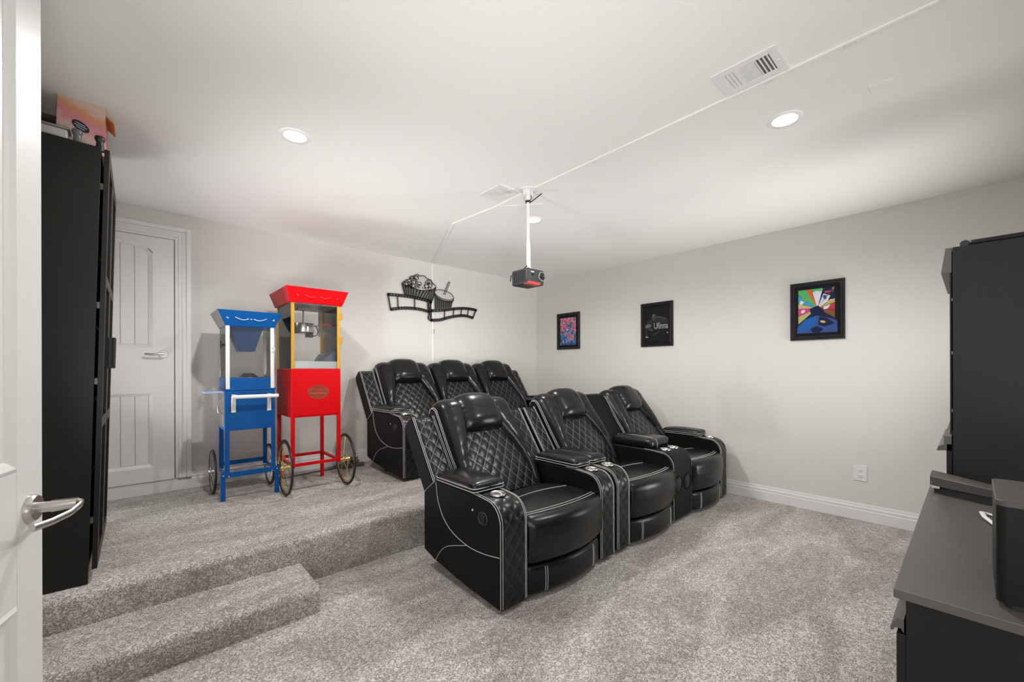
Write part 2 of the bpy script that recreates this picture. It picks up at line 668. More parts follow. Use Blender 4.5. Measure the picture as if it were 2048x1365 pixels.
# stiles and rails with arched head opening
b.box(x0, sl, yf, D - 0.002, DZ0, DZ1 - 0.004)
b.box(sr, x1, yf, D - 0.002, DZ0, DZ1 - 0.004)
b.box(x0, x1, D - 0.0035, D - 0.0025, DZ0, DZ1 - 0.004)
b.box(sl, sr, yf, D - 0.002, DZ0, 0.507)
b.box(sl, sr, yf, D - 0.002, 1.112, 1.482)
cxm, hw = (sl + sr) / 2, (sr - sl) / 2
arch = [(cxm + hw * math.sin(t), 2.255 + 0.085 * math.cos(t * 1.0) ** 1.0) for t in [PI / 2 * (i / 10) for i in range(-10, 11)]]
for i in range(len(arch) - 1):
    (ax, az), (bx, bz) = arch[i], arch[i + 1]
    b.hexa([(ax, yf, az), (bx, yf, bz), (bx, D - 0.002, bz), (ax, D - 0.002, az)],
           [(ax, yf, DZ1 - 0.004), (bx, yf, DZ1 - 0.004), (bx, D - 0.002, DZ1 - 0.004), (ax, D - 0.002, DZ1 - 0.004)])
door = struct(b.build("door_1", M['white'], bevel=0.003))
gap_sheet.parent = door


def arch_z(x, off):
    t = max(-1, min(1, (x - cxm) / hw))
    return 2.255 + 0.085 * math.sqrt(max(0, 1 - t * t)) - off


for (z0, z1, arched) in ((0.507, 1.112, False), (1.482, None, True)):
    # sloped molding round the field
    b = MB()
    m_ = 0.028
    n = 12
    outer, inner = [], []
    zt = z1 if z1 else None
    xs_ = [sl + (sr - sl) * i / n for i in range(n + 1)]
    top_o = [(x, arch_z(x, 0) if arched else z1) for x in xs_]
    top_i = [(max(sl + m_, min(sr - m_, x)), (arch_z(x, m_) if arched else z1 - m_)) for x in xs_]
    outer = [(sl, z0)] + top_o + [(sr, z0)]
    inner = [(sl + m_, z0 + m_)] + top_i + [(sr - m_, z0 + m_)]
    k = len(outer)
    for i in range(k):
        j = (i + 1) % k
        c = len(b.v)
        (ox, oz), (px, pz), (qx, qz), (rx, rz_) = outer[i], outer[j], inner[j], inner[i]
        b.v += [(ox, yf + 0.001, oz), (px, yf + 0.001, pz), (qx, yf + 0.019, qz), (rx, yf + 0.019, rz_)]
        b.quad((c, c + 1, c + 2, c + 3))
    b.build("panel_molding", M['white'], parent=door)
    fx0, fx1 = sl + m_, sr - m_
    edges = [fx0] + [e for e in (-0.273, -0.188, -0.103, -0.018) if fx0 + 0.01 < e < fx1 - 0.01] + [fx1]
    for i in range(len(edges) - 1):
        a, c = edges[i] + 0.0022, edges[i + 1] - 0.0022
        zb = z0 + m_ * 0.9
        b = MB()
        if arched:
            b.prism([(a, zb), (c, zb), (c, arch_z(c, m_ * 0.9)), ((a + c) / 2, arch_z((a + c) / 2, m_ * 0.9)), (a, arch_z(a, m_ * 0.9))], 'Y', yf + 0.014, D - 0.0030)
        else:
            b.box(a, c, yf + 0.014, D - 0.0030, zb, z1 - m_ * 0.9)
        b.build("plank", M['white'], parent=door, bevel=0.002, segs=1)
# lever handle
b = MB()
hx, hz = 0.158, 1.432
b.lathe([(0.0, -0.012), (0.030, -0.012), (0.033, -0.006), (0.033, 0.0)], (hx, yf, hz), 28, axis='Y')
b.cyl((hx, yf - 0.01, hz), (hx, yf - 0.055, hz), 0.011)
b.tube([(hx, yf - 0.052, hz), (hx - 0.03, yf - 0.056, hz), (hx - 0.07, yf - 0.052, hz - 0.004), (hx - 0.118, yf - 0.046, hz - 0.002)], 0.009, 8, flat=(0.010, 0.006))
b.build("door_handle", M['nickel'], parent=door, smooth=True)


# ------------------------------------------------------------------ open white door beside the camera
def open_door():
    az = math.radians(15)
    hinge = (-0.188 - 0.76 * math.sin(az), 1.65 - 0.76 * math.cos(az))
    # local: x runs from hinge (0) to free edge (0.76), y is thickness, z up
    H2 = 2.42
    wd = 0.76
    b = MB()
    t = 0.036
    st = 0.112
    # visible face is local y = 0 (normal -y), body goes +y
    b.box(0, wd, 0.008, t, 0.012, H2)
    b.box(0, st, 0, 0.008, 0.012, H2)
    b.box(wd - st, wd, 0, 0.008, 0.012, H2)
    for z0, z1 in ((0.012, 0.25), (0.735, 1.055), (2.30, H2)):
        b.box(st, wd - st, 0, 0.008, z0, z1)
    d = b.build("door_2", M['white'], bevel=0.002)
    struct(d)
    for z0, z1 in ((0.25, 0.735), (1.055, 2.30)):
        b = MB()
        prof = [(0.0, 0.001), (0.010, -0.004), (0.022, 0.002), (0.030, 0.0075), (0.048, 0.0075), (0.072, 0.002), (0.080, 0.001)]
        for (o1, h1), (o2, h2) in zip(prof[:-1], prof[1:]):
            x0, x1 = st, wd - st
            A = [(x0 + o1, h1, z0 + o1), (x1 - o1, h1, z0 + o1), (x1 - o1, h1, z1 - o1), (x0 + o1, h1, z1 - o1)]
            Bq = [(x0 + o2, h2, z0 + o2), (x1 - o2, h2, z0 + o2), (x1 - o2, h2, z1 - o2), (x0 + o2, h2, z1 - o2)]
            c = len(b.v)
            b.v += A + Bq
            for i in range(4):
                j = (i + 1) % 4
                b.quad((c + i, c + j, c + 4 + j, c + 4 + i))
        c = len(b.v) - 4
        b.quad((c, c + 1, c + 2, c + 3))
        b.build("raised_panel", M['white'], parent=d)
    b = MB()
    hx, hz = wd - 0.058, 0.952
    b.lathe([(0.0, -0.014), (0.030, -0.014), (0.034, -0.009), (0.035, 0.0)], (hx, 0, hz), 36, axis='Y')
    b.cyl((hx, -0.01, hz), (hx, -0.042, hz), 0.0135, 24)
    b.cyl((hx, -0.040, hz), (hx + 0.002, -0.088, hz + 0.002), 0.0155, 24, r1=0.0130)
    b.tube([(hx + 0.008, -0.084, hz + 0.002), (hx + 0.004, -0.094, hz + 0.001), (hx - 0.012, -0.097, hz - 0.002), (hx - 0.045, -0.090, hz - 0.012), (hx - 0.085, -0.072, hz - 0.018), (hx - 0.125, -0.056, hz - 0.018)], 0.01, 12, flat=(0.0095, 0.0055))
    b.build("door_handle", M['nickel'], parent=d, smooth=True)
    b = MB()
    b.cyl((hx - 0.016, -0.0135, hz + 0.0), (hx - 0.016, -0.0155, hz), 0.0035, 12)
    b.build("handle_screw", M['steel'], parent=d, smooth=True)
    for z in (0.25, 1.2, 2.2):
        b = MB()
        b.cyl((-0.004, 0.0, z - 0.045), (-0.004, 0.0, z + 0.045), 0.006, 12)
        b.build("hinge", M['nickel'], parent=d, smooth=True)
    d.location = (hinge[0], hinge[1], 0)
    d.rotation_euler = (0, 0, PI / 2 - az)
    return d


open_door()


# ================================================================== CEILING THINGS
def can_light(x, y, label):
    t = thing("recessed_light", label, "ceiling light", (x, y, CZ), group="recessed ceiling lights")
    b = MB()
    b.lathe([(0.0555, 0.001), (0.058, -0.004), (0.078, -0.005), (0.083, -0.001), (0.083, 0.001)], (0, 0, 0), 40)
    b.build("trim_ring", M['ring'], parent=t, smooth=True)
    b = MB()
    b.lathe([(0.0555, 0.001), (0.050, 0.045), (0.044, 0.075), (0.0, 0.078)], (0, 0, 0), 36)
    b.build("baffle", M['white_metal'], parent=t, smooth=True)
    b = MB()
    b.lathe([(0.0, 0.048), (0.030, 0.050), (0.040, 0.056), (0.042, 0.064)], (0, 0, 0), 32)
    b.build("lamp_lens", M['lens'], parent=t, smooth=True)
    d = bpy.data.lights.new("lamp", 'SPOT')
    d.energy = LAMP_W
    d.color = (1.0, 0.988, 0.97)
    d.shadow_soft_size = 0.035
    d.spot_size = math.radians(172)
    d.spot_blend = 0.5
    o = bpy.data.objects.new("lamp", d)
    col.objects.link(o)
    o.parent = t
    o.location = (0, 0, -0.008)
    return t


can_light(*LIGHTS[0], "round recessed light in the ceiling above the popcorn carts")
can_light(*LIGHTS[1], "round recessed light in the ceiling just beside the large air vent")
can_light(*LIGHTS[2], "round recessed light in the ceiling behind the projector pole")


def vent(x, y, sx, sy, label, n_side, n_mid):
    t = thing("ceiling_vent", label, "air vent", (x, y, CZ), group="ceiling air vents")
    hx, hy = sx / 2, sy / 2
    ix, iy = hx - 0.036, hy - 0.036
    b = MB()
    zt, zb = 0.0, -0.007
    b.box(-hx, hx, -hy, -iy, zb, zt)
    b.box(-hx, hx, iy, hy, zb, zt)
    b.box(-hx, -ix, -iy, iy, zb, zt)
    b.box(ix, hx, -iy, iy, zb, zt)
    th = iy * 0.36
    for yy in (-th, th):
        b.box(-ix, ix, yy - 0.002, yy + 0.002, zb, zt)
    b.build("frame", M['white_metal'], parent=t, bevel=0.002)
    b = MB(); b.box(-ix, ix, -iy, iy, -0.0012, -0.0004)
    b.build("dark_backing", M['gap_shade'], parent=t)  # dark sheet for the shade behind the slats; the ceiling above is solid
    for s in (-1, 1):
        seg = (iy - th) / n_side
        for i in range(n_side):
            yy = s * (th + seg * (i + 0.5))
            b = MB()
            # slats lean the same way, so one bank shows its face and the other its gaps
            w = seg * (0.46 if s > 0 else 0.22)
            if s > 0:
                b.box(-ix, ix, yy - seg * 0.43, yy + seg * 0.43, -0.0065, -0.0045)
            else:
                b.box(-ix, ix, yy - seg * 0.17, yy + seg * 0.17, -0.0065, -0.002)
            b.build("slat", M['white_metal'], parent=t)
    seg = 2 * ix / n_mid
    for i in range(n_mid):
        xx = -ix + seg * (i + 0.5)
        b = MB()
        b.box(xx - seg * 0.33, xx + seg * 0.33, -th + 0.002, th - 0.002, -0.0062, -0.003)
        b.build("slat", M['white_metal'], parent=t)
    b = MB(); b.box(-0.004, 0.004, -hy + 0.010, -hy + 0.022, -0.013, -0.007)
    b.build("damper_lever", M['white_metal'], parent=t, bevel=0.001)
    return t


vent(2.035, 0.665, 0.20, 0.262, "white slatted air vent by the cable raceway, well away from the projector", 4, 12)
vent(2.025, 2.380, 0.20, 0.245, "white slatted air vent in the ceiling right beside the projector mount", 4, 12)

# small blank cover plate on the ceiling near the right wall
b = MB()
b.box(2.555, 2.625, 0.222, 0.325, CZ - 0.0045, CZ)
tag(b.build("cover_plate", M['ceiling'], bevel=0.002), "small painted-over rectangular cover plate on the ceiling", "cover plate")

# cable raceway
rw = thing("cable_raceway", "thin white cable raceway running across the ceiling and down the back wall", "cable cover", (2.138, 2.2, CZ))


def rw_seg(pa, pb, w=0.018, t=0.011, wall=False):
    a, c = Vector(pa), Vector(pb)
    d = (c - a).normalized()
    b = MB()
    if wall:
        n = Vector((1, 0, 0)) * (w / 2)
        o = Vector((0, -t, 0))
    else:
        n = Vector((-d.y, d.x, 0)) * (w / 2)
        o = Vector((0, 0, -t))
    org = Vector((2.138, 2.2, CZ))
    A = [a - n, a + n, c + n, c - n]
    b.hexa([tuple(p + o - org) for p in A], [tuple(p - org) for p in A])
    return b.build("raceway_channel", M['ceiling'], parent=rw, bevel=0.003)


pts = [(2.138, SW, CZ), (2.146, 0.55, CZ), (2.150, 2.13, CZ)]
rw_seg(pts[0], pts[1]); rw_seg(pts[1], pts[2])
rw_seg((2.155, 2.27, CZ), (2.165, 2.60, CZ))
rw_seg((2.165, 2.60, CZ), (2.127, 3.143, CZ))
rw_seg((2.127, 3.143, CZ), (2.742, D - 0.004, CZ), 0.022)
rw_seg((2.165, 2.60, CZ), (2.42, 2.30, CZ), 0.008, 0.004)
rw_seg((2.736, D, CZ), (2.736, D, 1.35), 0.022, 0.012, wall=True)
for (x, y) in ((2.15, 0.33), (2.152, 0.62), (2.157, 1.6)):
    b = MB(); b.box(x - 0.014 - 2.138, x + 0.014 - 2.138, y - 0.02 - 2.2, y + 0.02 - 2.2, -0.013, 0)
    b.build("coupling_clip", M['white'], parent=rw, bevel=0.003)
b = MB(); b.box(2.736 - 0.015 - 2.138, 2.736 + 0.015 - 2.138, D - 0.014 - 2.2, D - 2.2, 1.74 - CZ, 1.80 - CZ)
b.build("coupling_clip", M['white'], parent=rw, bevel=0.003)
b = MB(); b.box(2.75 - 2.138, 2.754 - 2.138, D - 0.017 - 2.2, D - 0.0125 - 2.2, 1.745 - CZ, 1.80 - CZ)
b.build("cable_tie", M['plastic_black'], parent=rw)

# projector
pj = thing("projector", "grey ceiling projector with a red band hanging on a white pole", "projector", (2.148, 2.199, CZ))
b = MB()
b.lathe([(0.0, 0.0), (0.062, 0.0), (0.062, -0.006), (0.0, -0.008)], (0, 0, 0), 28)
b.cyl((0, 0, -0.006), (0, 0, -0.075), 0.017, 20)
b.box(-0.034, -0.020, -0.016, 0.016, -0.045, -0.004)
b.box(0.020, 0.034, -0.016, 0.016, -0.045, -0.004)
b.build("ceiling_mount", M['white_metal'], parent=pj, smooth=True)
b = MB()
b.cyl((0, 0, -0.06), (0.002, 0, -0.40), 0.012, 20)
b.cyl((0.002, 0, -0.39), (0.005, 0, -0.578), 0.0155, 20)
b.build("pole", M['white_metal'], parent=pj, smooth=True)
b = MB()
b.cyl((0.005, 0, -0.575), (0.005, 0, -0.60), 0.022, 16)
b.box(-0.05, 0.06, -0.008, 0.008, -0.605, -0.598)
b.box(-0.008, 0.02, -0.05, 0.05, -0.605, -0.598)
b.build("mount_bracket", M['white_metal'], parent=pj, bevel=0.002)
b = MB()
bx0, bx1, by0, by1, bz0, bz1 = -0.100, 0.068, -0.100, 0.075, -0.718, -0.605
b.rbox(((bx0 + bx1) / 2, (by0 + by1) / 2, (bz0 + bz1) / 2), (bx1 - bx0, by1 - by0, bz1 - bz0), 0.014, n=4)
pbody = b.build("housing", M['proj'], parent=pj, smooth=True)
b = MB()
for i in range(6):
    b.box(bx0 - 0.003, bx0 + 0.002, by0 + 0.03 + i * 0.022, by0 + 0.046 + i * 0.022, bz0 + 0.02, bz1 - 0.015)
b.build("side_vent", M['proj_dark'], parent=pbody)
b = MB()
b.box(bx0 + 0.004, bx1 - 0.045, by0 - 0.0035, by0 + 0.05, bz0 - 0.002, bz0 + 0.018)
b.build("red_band", M['proj_red'], parent=pbody, bevel=0.004)
b = MB()
lx, lz = bx1 - 0.036, bz0 + 0.062
b.lathe([(0.034, 0.004), (0.034, -0.008), (0.028, -0.012), (0.026, -0.006), (0.026, 0.002)], (lx, by0, lz), 28, axis='Y')
b.build("lens_ring", M['steel'], parent=pbody, smooth=True)
b = MB()
b.lathe([(0.0, -0.004), (0.018, -0.003), (0.026, 0.0)], (lx, by0 - 0.002, lz), 24, axis='Y')
b.build("lens", M['frame'], parent=pbody, smooth=True)
b = MB(); b.box(bx0 + 0.030, bx0 + 0.060, by0 - 0.002, by0 + 0.003, bz0 + 0.082, bz0 + 0.090)
b.build("logo_plate", M['silver_print'], parent=pbody)
b = MB(); b.box(bx0 + 0.035, bx0 + 0.058, by0 - 0.002, by0 + 0.003, bz0 + 0.060, bz0 + 0.070)
b.build("sensor_window", M['frame'], parent=pbody)
for pl_, r_ in (([(-0.006, 0.0, -0.56), (-0.025, 0.02, -0.585), (-0.07, 0.06, -0.615), (-0.095, 0.085, -0.64), (-0.097, 0.09, -0.68)], 0.004),
                ([(-0.006, 0.004, -0.575), (-0.03, 0.035, -0.60), (-0.06, 0.075, -0.625), (-0.06, 0.085, -0.66)], 0.003),
                ([(0.017, 0.0, -0.092), (0.05, -0.03, -0.06), (0.085, -0.06, -0.022)], 0.004),
                ([(0.012, -0.004, -0.085), (0.026, -0.012, -0.06), (0.020, -0.012, -0.035)], 0.003)):
    b = MB()
    b.tube(pl_, r_, 6)
    b.build("black_cable", M['plastic_black'], parent=pj, smooth=True)
b = MB(); b.lathe([(0.013, -0.083), (0.020, -0.083), (0.020, -0.096), (0.013, -0.096)], (0, 0, 0), 20, closed=True)
b.build("cable_strap", M['plastic_black'], parent=pj, smooth=True)


# ================================================================== RECLINERS
TH = math.radians(35)
SB, CB = math.sin(TH), math.cos(TH)


def back_pt(x, s, n, o=(0.52, 0.44)):
    """point on a reclined back: s up the slope, n out of it"""
    return (x, o[0] + s * SB - n * CB, o[1] + s * CB + n * SB)


def quilt_h(p, q):
    return (abs(math.sin(PI * p)) * abs(math.sin(PI * q))) ** 0.38


def stitch(paths, parent, r=0.0019, name="white_stitching"):
    b = MB()
    for p in paths:
        b.tube(p, r, 5)
    return b.build(name, M['thread'], parent=parent, smooth=True)


ARM_PATH = [(0.0, 0.030), (0.0, 0.20), (0.0, 0.40), (0.0, 0.47)]
for i in range(1, 9):
    a = PI / 2 * i / 8
    ARM_PATH.append((0.11 - 0.11 * math.cos(a), 0.47 + 0.118 * math.sin(a)))
ARM_PATH += [(0.20, 0.596), (0.35, 0.600), (0.60, 0.600)]


def path_at(path, L):
    acc = 0
    for (a, c) in zip(path[:-1], path[1:]):
        d = math.hypot(c[0] - a[0], c[1] - a[1])
        if acc + d >= L:
            t = (L - acc) / d
            nx, nz = -(c[1] - a[1]) / d, (c[0] - a[0]) / d
            return (a[0] + (c[0] - a[0]) * t, a[1] + (c[1] - a[1]) * t, nx, nz)
        acc += d
    return (path[-1][0], path[-1][1], 0, 1)


def make_arm(root, x0, x1, outer=None, quilt=True, pad=True, cup=True, yb=0.775, console=False):
    """an armrest box between x0 and x1; outer = -1 / 1 draws the side-panel stitching on that face"""
    b = MB()
    poly = [(p[0], p[1]) for p in ARM_PATH] + [(0.64, 0.595), (0.70, 0.56), (yb, 0.49), (yb, 0.117), (0.65, 0.085), (0.30, 0.045)]
    b.prism(poly, 'X', x0, x1)
    arm = b.build("center_console" if console else "armrest", M['leather_side'] if outer else M['leather'], parent=root, bevel=0.012, smooth=True, segs=3)
    # front and top facing strip
    m = 0.010
    Ltot = 0.83 if not console else 0.80

    def fn(u, v):
        L = v * Ltot
        y, z, nx, nz = path_at(ARM_PATH, L)
        x = x0 + m + (x1 - x0 - 2 * m) * u
        e = min(u, 1 - u) * (x1 - x0)
        ed = min(1, max(0, e / 0.02))
        ev = min(1, (1 - v) * Ltot / 0.02, v * Ltot / 0.02)
        h = 0.004 + 0.004 * ed
        if quilt:
            p, q = quv(u, v)
            h = 0.002 + 0.0048 * quilt_h(p, q) * ed
        h *= ev
        return (x, y + nx * h, z + nz * h)

    def quv(u, v):
        a = (x1 - x0) * (u - 0.5)
        c = v * Ltot
        return (a / 0.088 + c / 0.105 + 0.2, a / 0.088 - c / 0.105 + 0.7)
    b = MB()
    if quilt:
        b.grid(fn, 30, 120, uvfn=quv)
        b.build("quilted_panel", M['quilt_arm'], parent=arm, smooth=True)
    else:
        b.grid(fn, 12, 50)
        b.build("smooth_panel", M['leather_side'], parent=arm, smooth=True)
    # double stitching each side
    paths = []
    for side in (0, 1):
        for k in ((0.004, 0.017) if quilt else (0.006,)):
            x = x0 + k if side == 0 else x1 - k
            pl = []
            for i in range(40):
                y, z, nx, nz = path_at(ARM_PATH, 0.01 + (Ltot - 0.03) * i / 39)
                off = 0.0035 if k > 0.008 else 0.0005
                pl.append((x, y + nx * off, z + nz * off))
            paths.append(pl)
    stitch(paths, arm)
    if outer:
        xo = x0 - 0.0012 if outer < 0 else x1 + 0.0012
        c1 = [(0.622, 0.586), (0.600, 0.482), (0.54, 0.387), (0.44, 0.323), (0.29, 0.289), (0.148, 0.290), (0.004, 0.312)]
        c2 = [(0.632, 0.085), (0.58, 0.157), (0.505, 0.215), (0.413, 0.250), (0.29, 0.289)]
        c3 = [(0.775, 0.49), (0.70, 0.545), (0.635, 0.59)]
        pp = []
        for c in (c1, c2, c3):
            pl = []
            for i in range(len(c) - 1):
                p0, p1, p2, p3 = c[max(i - 1, 0)], c[i], c[i + 1], c[min(i + 2, len(c) - 1)]
                for k in range(6):
                    t = k / 6
                    pl.append((xo,) + tuple(0.5 * ((2 * p1[j]) + (-p0[j] + p2[j]) * t + (2 * p0[j] - 5 * p1[j] + 4 * p2[j] - p3[j]) * t * t + (-p0[j] + 3 * p1[j] - 3 * p2[j] + p3[j]) * t ** 3) for j in (0, 1)))
            pl.append((xo, c[-1][0], c[-1][1]))
            pp.append(pl)
        stitch(pp, arm, 0.0019)
        # recline pull: oval recess with a lever
        b = MB()
        cy, cz = 0.142, 0.482
        ring = [(xo, cy + 0.040 * math.cos(a) * (1 if abs(math.cos(a)) < .8 else .97), cz + 0.033 * math.sin(a)) for a in [2 * PI * i / 28 for i in range(28)]]
        b.tube(ring, 0.0055, 8, closed=True)
        hdl = b.build("recline_handle", M['plastic_black'], parent=arm, smooth=True)
        b = MB()
        c = len(b.v)
        for i in range(28):
            a = 2 * PI * i / 28
            b.v.append((xo + 0.0003 * outer, cy + 0.038 * math.cos(a), cz + 0.031 * math.sin(a)))
        b.quad(list(range(28)) if outer > 0 else list(range(28))[::-1])
        b.rbox((xo + outer * 0.002, cy - 0.004, cz), (0.006, 0.030, 0.046), 0.003, n=2)
        b.build("recline_lever", M['frame'], parent=arm, smooth=True)
        b = MB()
        b.lathe([(0.0, outer * 0.004), (0.006, outer * 0.003), (0.008, 0.0)], (xo, 0.238, 0.506), 14, axis='X')
        b.build("silver_badge", M['steel'], parent=arm, smooth=True)
    if pad:
        w = (x1 - x0) + (0.028 if outer else 0.012)
        xc = (x0 + x1) / 2 - (0.008 * 0)
        b = MB()
        y0, y1 = 0.205, 0.60
        hz = 0.062
        b.rbox((xc, (y0 + y1) / 2, 0.628), (w, y1 - y0, hz), 0.026, puff=(0.004, 0.006, 0.016), n=8)
        pd = b.build("arm_pad", M['leather_soft'], parent=arm, smooth=True)
        pp = []
        for z in (0.612, 0.629):
            hw, r = w / 2 + 0.0035, 0.026
            pl = []
            for (cx, cy, a0) in ((xc + hw - r, y0 + r - 0.004, -PI / 2), (xc + hw - r, y1 - r + 0.004, 0), (xc - hw + r, y1 - r + 0.004, PI / 2), (xc - hw + r, y0 + r - 0.004, PI)):
                for i in range(6):
                    a = a0 + PI / 2 * i / 5
                    pl.append((cx + r * math.cos(a), cy + r * math.sin(a), z))
            pp.append(pl)
        b = MB()
        for p in pp:
            b.tube(p, 0.0022, 5, closed=True)
        b.build("white_stitching", M['thread'], parent=pd, smooth=True)
    if cup:
        cups = [((x0 + x1) / 2, 0.135)] if not console else [(x0 + (x1 - x0) * f, 0.125) for f in (0.3, 0.72)]
        for (cx, cy) in cups:
            b = MB()
            b.lathe([(0.036, 0.002), (0.044, 0.006), (0.047, 0.003), (0.047, -0.004)], (cx, cy, 0.601), 30)
            b.lathe([(0.036, 0.002), (0.034, -0.002), (0.0, -0.003)], (cx, cy, 0.601), 30)
            b.build("cup_holder", M['steel'], parent=arm, smooth=True)
    return arm


def make_seat(root, x0, x1):
    w = x1 - x0
    xc = (x0 + x1) / 2
    g = 0.006
    prof = []   # (y, z) outside outline from rear top to lower front
    top = [(0.60, 0.430), (0.50, 0.448), (0.40, 0.470), (0.30, 0.482), (0.20, 0.485), (0.12, 0.482), (0.06, 0.475)]
    prof += top
    for i in range(1, 7):
        a = PI / 2 * i / 6
        prof.append((0.035 - 0.060 * math.sin(a), 0.410 + 0.062 * math.cos(a)))
    prof += [(-0.028, 0.36), (-0.024, 0.30), (-0.014, 0.245), (0.004, 0.215), (0.03, 0.205), (0.10, 0.205)]
    # resample
    Ls = [0]
    for a, c in zip(prof[:-1], prof[1:]):
        Ls.append(Ls[-1] + math.hypot(c[0] - a[0], c[1] - a[1]))

    def at(L):
        for i in range(len(Ls) - 1):
            if L <= Ls[i + 1] + 1e-9:
                t = (L - Ls[i]) / (Ls[i + 1] - Ls[i])
                return (prof[i][0] + (prof[i + 1][0] - prof[i][0]) * t, prof[i][1] + (prof[i + 1][1] - prof[i][1]) * t)
        return prof[-1]

    def bulge(x, y, z):
        f = max(0, 1 - ((x - xc) / (w / 2)) ** 2)
        wt = max(0, min(1, (0.30 - y) / 0.30))
        return (x, y - 0.070 * f * wt, z + 0.012 * f * max(0, min(1, (0.6 - y) / 0.5)) * (1 if z > 0.40 else 0.3))

    def fn(u, v):
        y, z = at(v * Ls[-1])
        x = x0 + g + (w - 2 * g) * u
        e = min(u, 1 - u) * w
        d = 0.018 * max(0, 1 - e / 0.03) ** 2
        zz = z - d if v < 0.62 else z
        yy = y + (d if v >= 0.40 else 0)
        # quilting of the rear sitting area
        curve = 0.235 + 0.05 * (1 - ((x - xc) / (w / 2)) ** 2)
        if y > curve and e > 0.05:
            p, q = quv(u, v)
            k = min(1, (y - curve) / 0.03, (e - 0.05) / 0.02)
            zz += 0.008 * quilt_h(p, q) * k - 0.004 * k
        return bulge(x, yy, zz)

    def quv(u, v):
        y, z = at(v * Ls[-1])
        a = abs(w * (u - 0.5))
        curve = 0.235 + 0.05 * (1 - (a / (w / 2)) ** 2)
        e = min(u, 1 - u) * w
        if y > curve + 0.004 and e > 0.05:
            return (a / 0.11 + y / 0.075 + 0.25, 0.5)
        return (0.5, 0.5)
    b = MB()
    b.grid(fn, 60, 90, uvfn=quv)
    seat = b.build("seat_cushion", M['quilt_arm'], parent=root, smooth=True)
    # end cheeks so the cushion is solid
    b = MB()
    for u in (0.0, 1.0):
        c = len(b.v)
        n = 46
        for i in range(n):
            p = fn(u, i / (n - 1))
            b.v.append((p[0], p[1], p[2]))
        b.v.append((x0 + g + (w - 2 * g) * u, 0.60, 0.205))
        ring = list(range(c, c + n + 1))
        b.quad(ring if u < 0.5 else ring[::-1])
    b.box(x0 + g, x1 - g, 0.10, 0.60, 0.10, 0.40)
    b.build("seat_side", M['leather_side'], parent=seat)
    paths = []
    for (y, z) in ((0.058, 0.4805), (0.040, 0.4775)):
        pl = []
        for i in range(31):
            u = 0.012 + 0.976 * i / 30
            x = x0 + g + (w - 2 * g) * u
            e = min(u, 1 - u) * w
            d = 0.018 * max(0, 1 - e / 0.03) ** 2
            pl.append(bulge(x, y, z - d))
        paths.append(pl)
    pl = []
    for i in range(31):
        u = 0.08 + 0.84 * i / 30
        x = x0 + w * u
        yy = 0.235 + 0.05 * (1 - ((x - xc) / (w / 2)) ** 2)
        L = (0.60 - yy) * 1.008
        y, z = at(L)
        pl.append(bulge(x, y, z + 0.001))
    paths.append(pl)
    stitch(paths, seat)
    # footrest panel
    b = MB()

    def ft(p):
        f = max(0, 1 - ((p[0] - xc) / (w / 2)) ** 2)
        return (p[0], p[1] - 0.058 * f, p[2])
    b.rbox((xc, 0.055, 0.114), (w - 0.012, 0.10, 0.172), 0.03, puff=(0, 0.008, 0), n=8, fn=ft)
    fr = b.build("footrest", M['leather'], parent=root, smooth=True)
    paths = []
    for f in (0.17, 0.19, 0.81, 0.83):
        x = x0 + w * f
        pl = []
        for i in range(12):
            z = 0.045 + 0.138 * i / 11
            uz = (z - 0.114) / 0.086
            ux = (x - xc) / (w / 2)
            edge = 0.03 - math.sqrt(max(0, 0.03 ** 2 - max(0, abs(z - 0.114) - 0.056) ** 2))
            yy = 0.005 + edge - 0.008 * (1 - ux * ux) * (1 - uz * uz) - 0.0015
            pl.append(ft((x, yy, z)))
        paths.append(pl)
    stitch(paths, fr)
    return seat


def back_path(t, L, rt=0.062):
    """t = arc length up the cushion face; rolls over the top. returns (s, n, ns, nn)"""
    if t <= L - rt:
        return (t, 0.0, 0.0, 1.0)
    a = (t - (L - rt)) / rt
    a = min(a, 2.2)
    return (L - rt + rt * math.sin(a), -rt + rt * math.cos(a), math.sin(a), math.cos(a))


